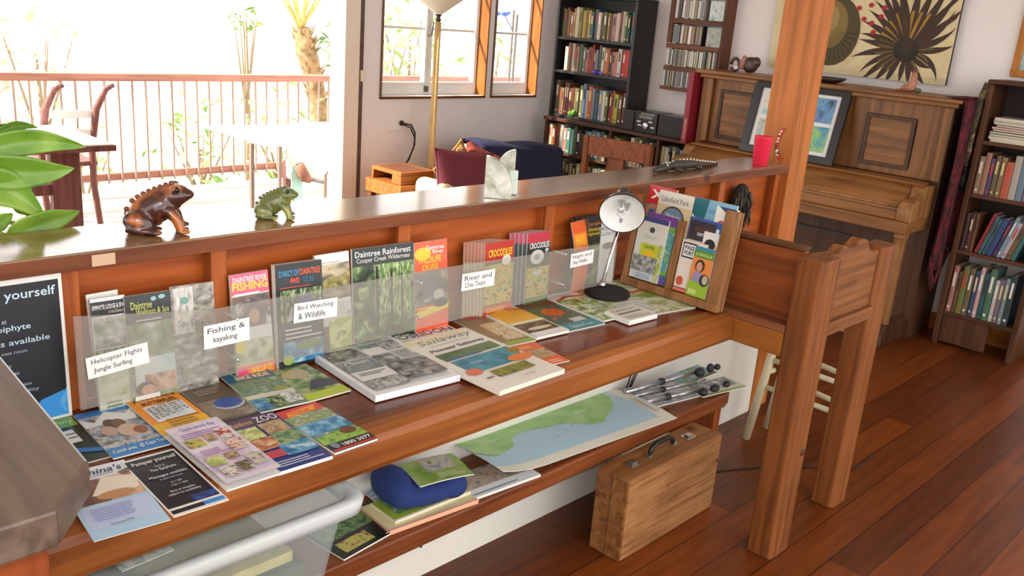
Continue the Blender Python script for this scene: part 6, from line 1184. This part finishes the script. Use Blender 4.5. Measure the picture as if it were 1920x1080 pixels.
def thr(u, v):
    x = 4.20+.83*u; s_ = v*1.15
    if s_ < .22: p = (4.56+.012, .50+s_)
    elif s_ < .42: p = (4.575-(s_-.22)*1.1, .735+.012*sin((s_-.22)/.2*pi))
    else: p = (4.345-.06*(s_-.42), .735-(s_-.42)*.62)
    return (x+.015*sin(v*9), p[0]+.012*sin(u*14+v*3)*.6, p[1]-.065*u+.008*sin(u*11))
w.grid(thr, 24, 26, NV); tag(w.build('navy_throw', solid=.02), 'dark navy throw draped over the back of the cream sofa', 'throw')
def cushion(c, w_, h_, th, yaw, tilt, mt, label, pip=None, roll=0):
    M = Tm(*c) @ Rz(yaw) @ Rx(pi/2-tilt) @ Rz(roll)
    t = thing('cushion', label, 'cushion', c, 'cushions on the sofa'); m = MB(M)
    def sf(sg):
        def f(u, v):
            x, y = (u-.5)*2, (v-.5)*2; k = max(0, (1-x**4)*(1-y**4))**.5; pin = 1-.10*(1-abs(x*y))*1
            return (x*w_/2*(1-.09*(1-abs(y)**3)*0-.07*(1-y*y)), y*h_/2*(1-.07*(1-x*x)), sg*k*th/2)
        return f
    m.grid(sf(1), 14, 14, mt); m.grid(sf(-1), 14, 14, mt); m.build('cover', t)
    if pip:
        m = MB(M); m.tube([(x*w_/2*(1-.07*(1-y*y)), y*h_/2*(1-.07*(1-x*x)), 0) for (x, y) in [(-1+.2*k, -1) for k in range(11)]+[(1, -1+.2*k) for k in range(11)]+[(1-.2*k, 1) for k in range(11)]+[(-1, 1-.2*k) for k in range(11)]], .006, pip, 6); m.build('piping', t)
MAR = mat((110, 36, 48), .7, var=.25, vs=160, bump=.5, bs=220)
c1 = at(862, 335, y=4.08)
cushion((3.80, 4.06, .585), .44, .36, .12, R(-8), R(20), MAR, 'shiny maroon cushion leaning at the left end of the sofa', mat((130, 60, 66), .6), R(-6))
PAT = photo([(150, 90, 44), (110, 40, 34), (190, 150, 90), (90, 60, 40)], 40, .8, seed=3)
cushion((3.905, 4.25, .575), .32, .32, .10, R(6), R(8), PAT, 'gold patterned cushion with pointed corner behind the maroon cushion', mat((190, 130, 70), .7), R(32))
cushion((4.10, 4.255, .58), .32, .32, .10, R(-12), R(10), photo([(120, 36, 30), (150, 70, 50), (84, 30, 28)], 30, .8, seed=5), 'rusty red cushion between the patterned cushion and the navy throw', None, R(-24))
# wooden chair with splat back in front of the low bookcase
CH = wood((150, 74, 46), (116, 54, 34), 'Z', 1.2, .4); CHX = wood((156, 78, 48), (120, 58, 36), 'X', 1.2, .4)
chc = thing('dining_chair', 'red-brown wooden chair with broad top rail and centre splat before the low bookcase', 'chair', (4.62, 3.52, 0))
KM = Tm(4.55, 3.49, 0) @ Rz(R(-78))
def cb(nm, x0, x1, y0, y1, z0, z1, mt=CH, bv=.004): w = MB(KM); w.box(x0, x1, y0, y1, z0, z1, mt); w.build(nm, chc, bevel=bv)
cb('leg', -.235, -.20, -.02, .02, 0, .885); cb('leg', .20, .235, -.02, .02, 0, .885); cb('leg', -.22, -.185, .36, .395, 0, .43); cb('leg', .185, .22, .36, .395, 0, .43)
cb('seat', -.235, .235, .0205, .42, .4305, .46); cb('top_rail', -.1995, .1995, -.014, .014, .765, .885, CHX); cb('splat', -.055, .055, -.009, .009, .47, .7645); cb('lower_rail', -.1995, .1995, -.012, .012, .425, .469, CHX)
cb('side_rail', -.22, -.20, .0205, .3595, .2, .23); cb('side_rail', .20, .22, .0205, .3595, .2, .23)
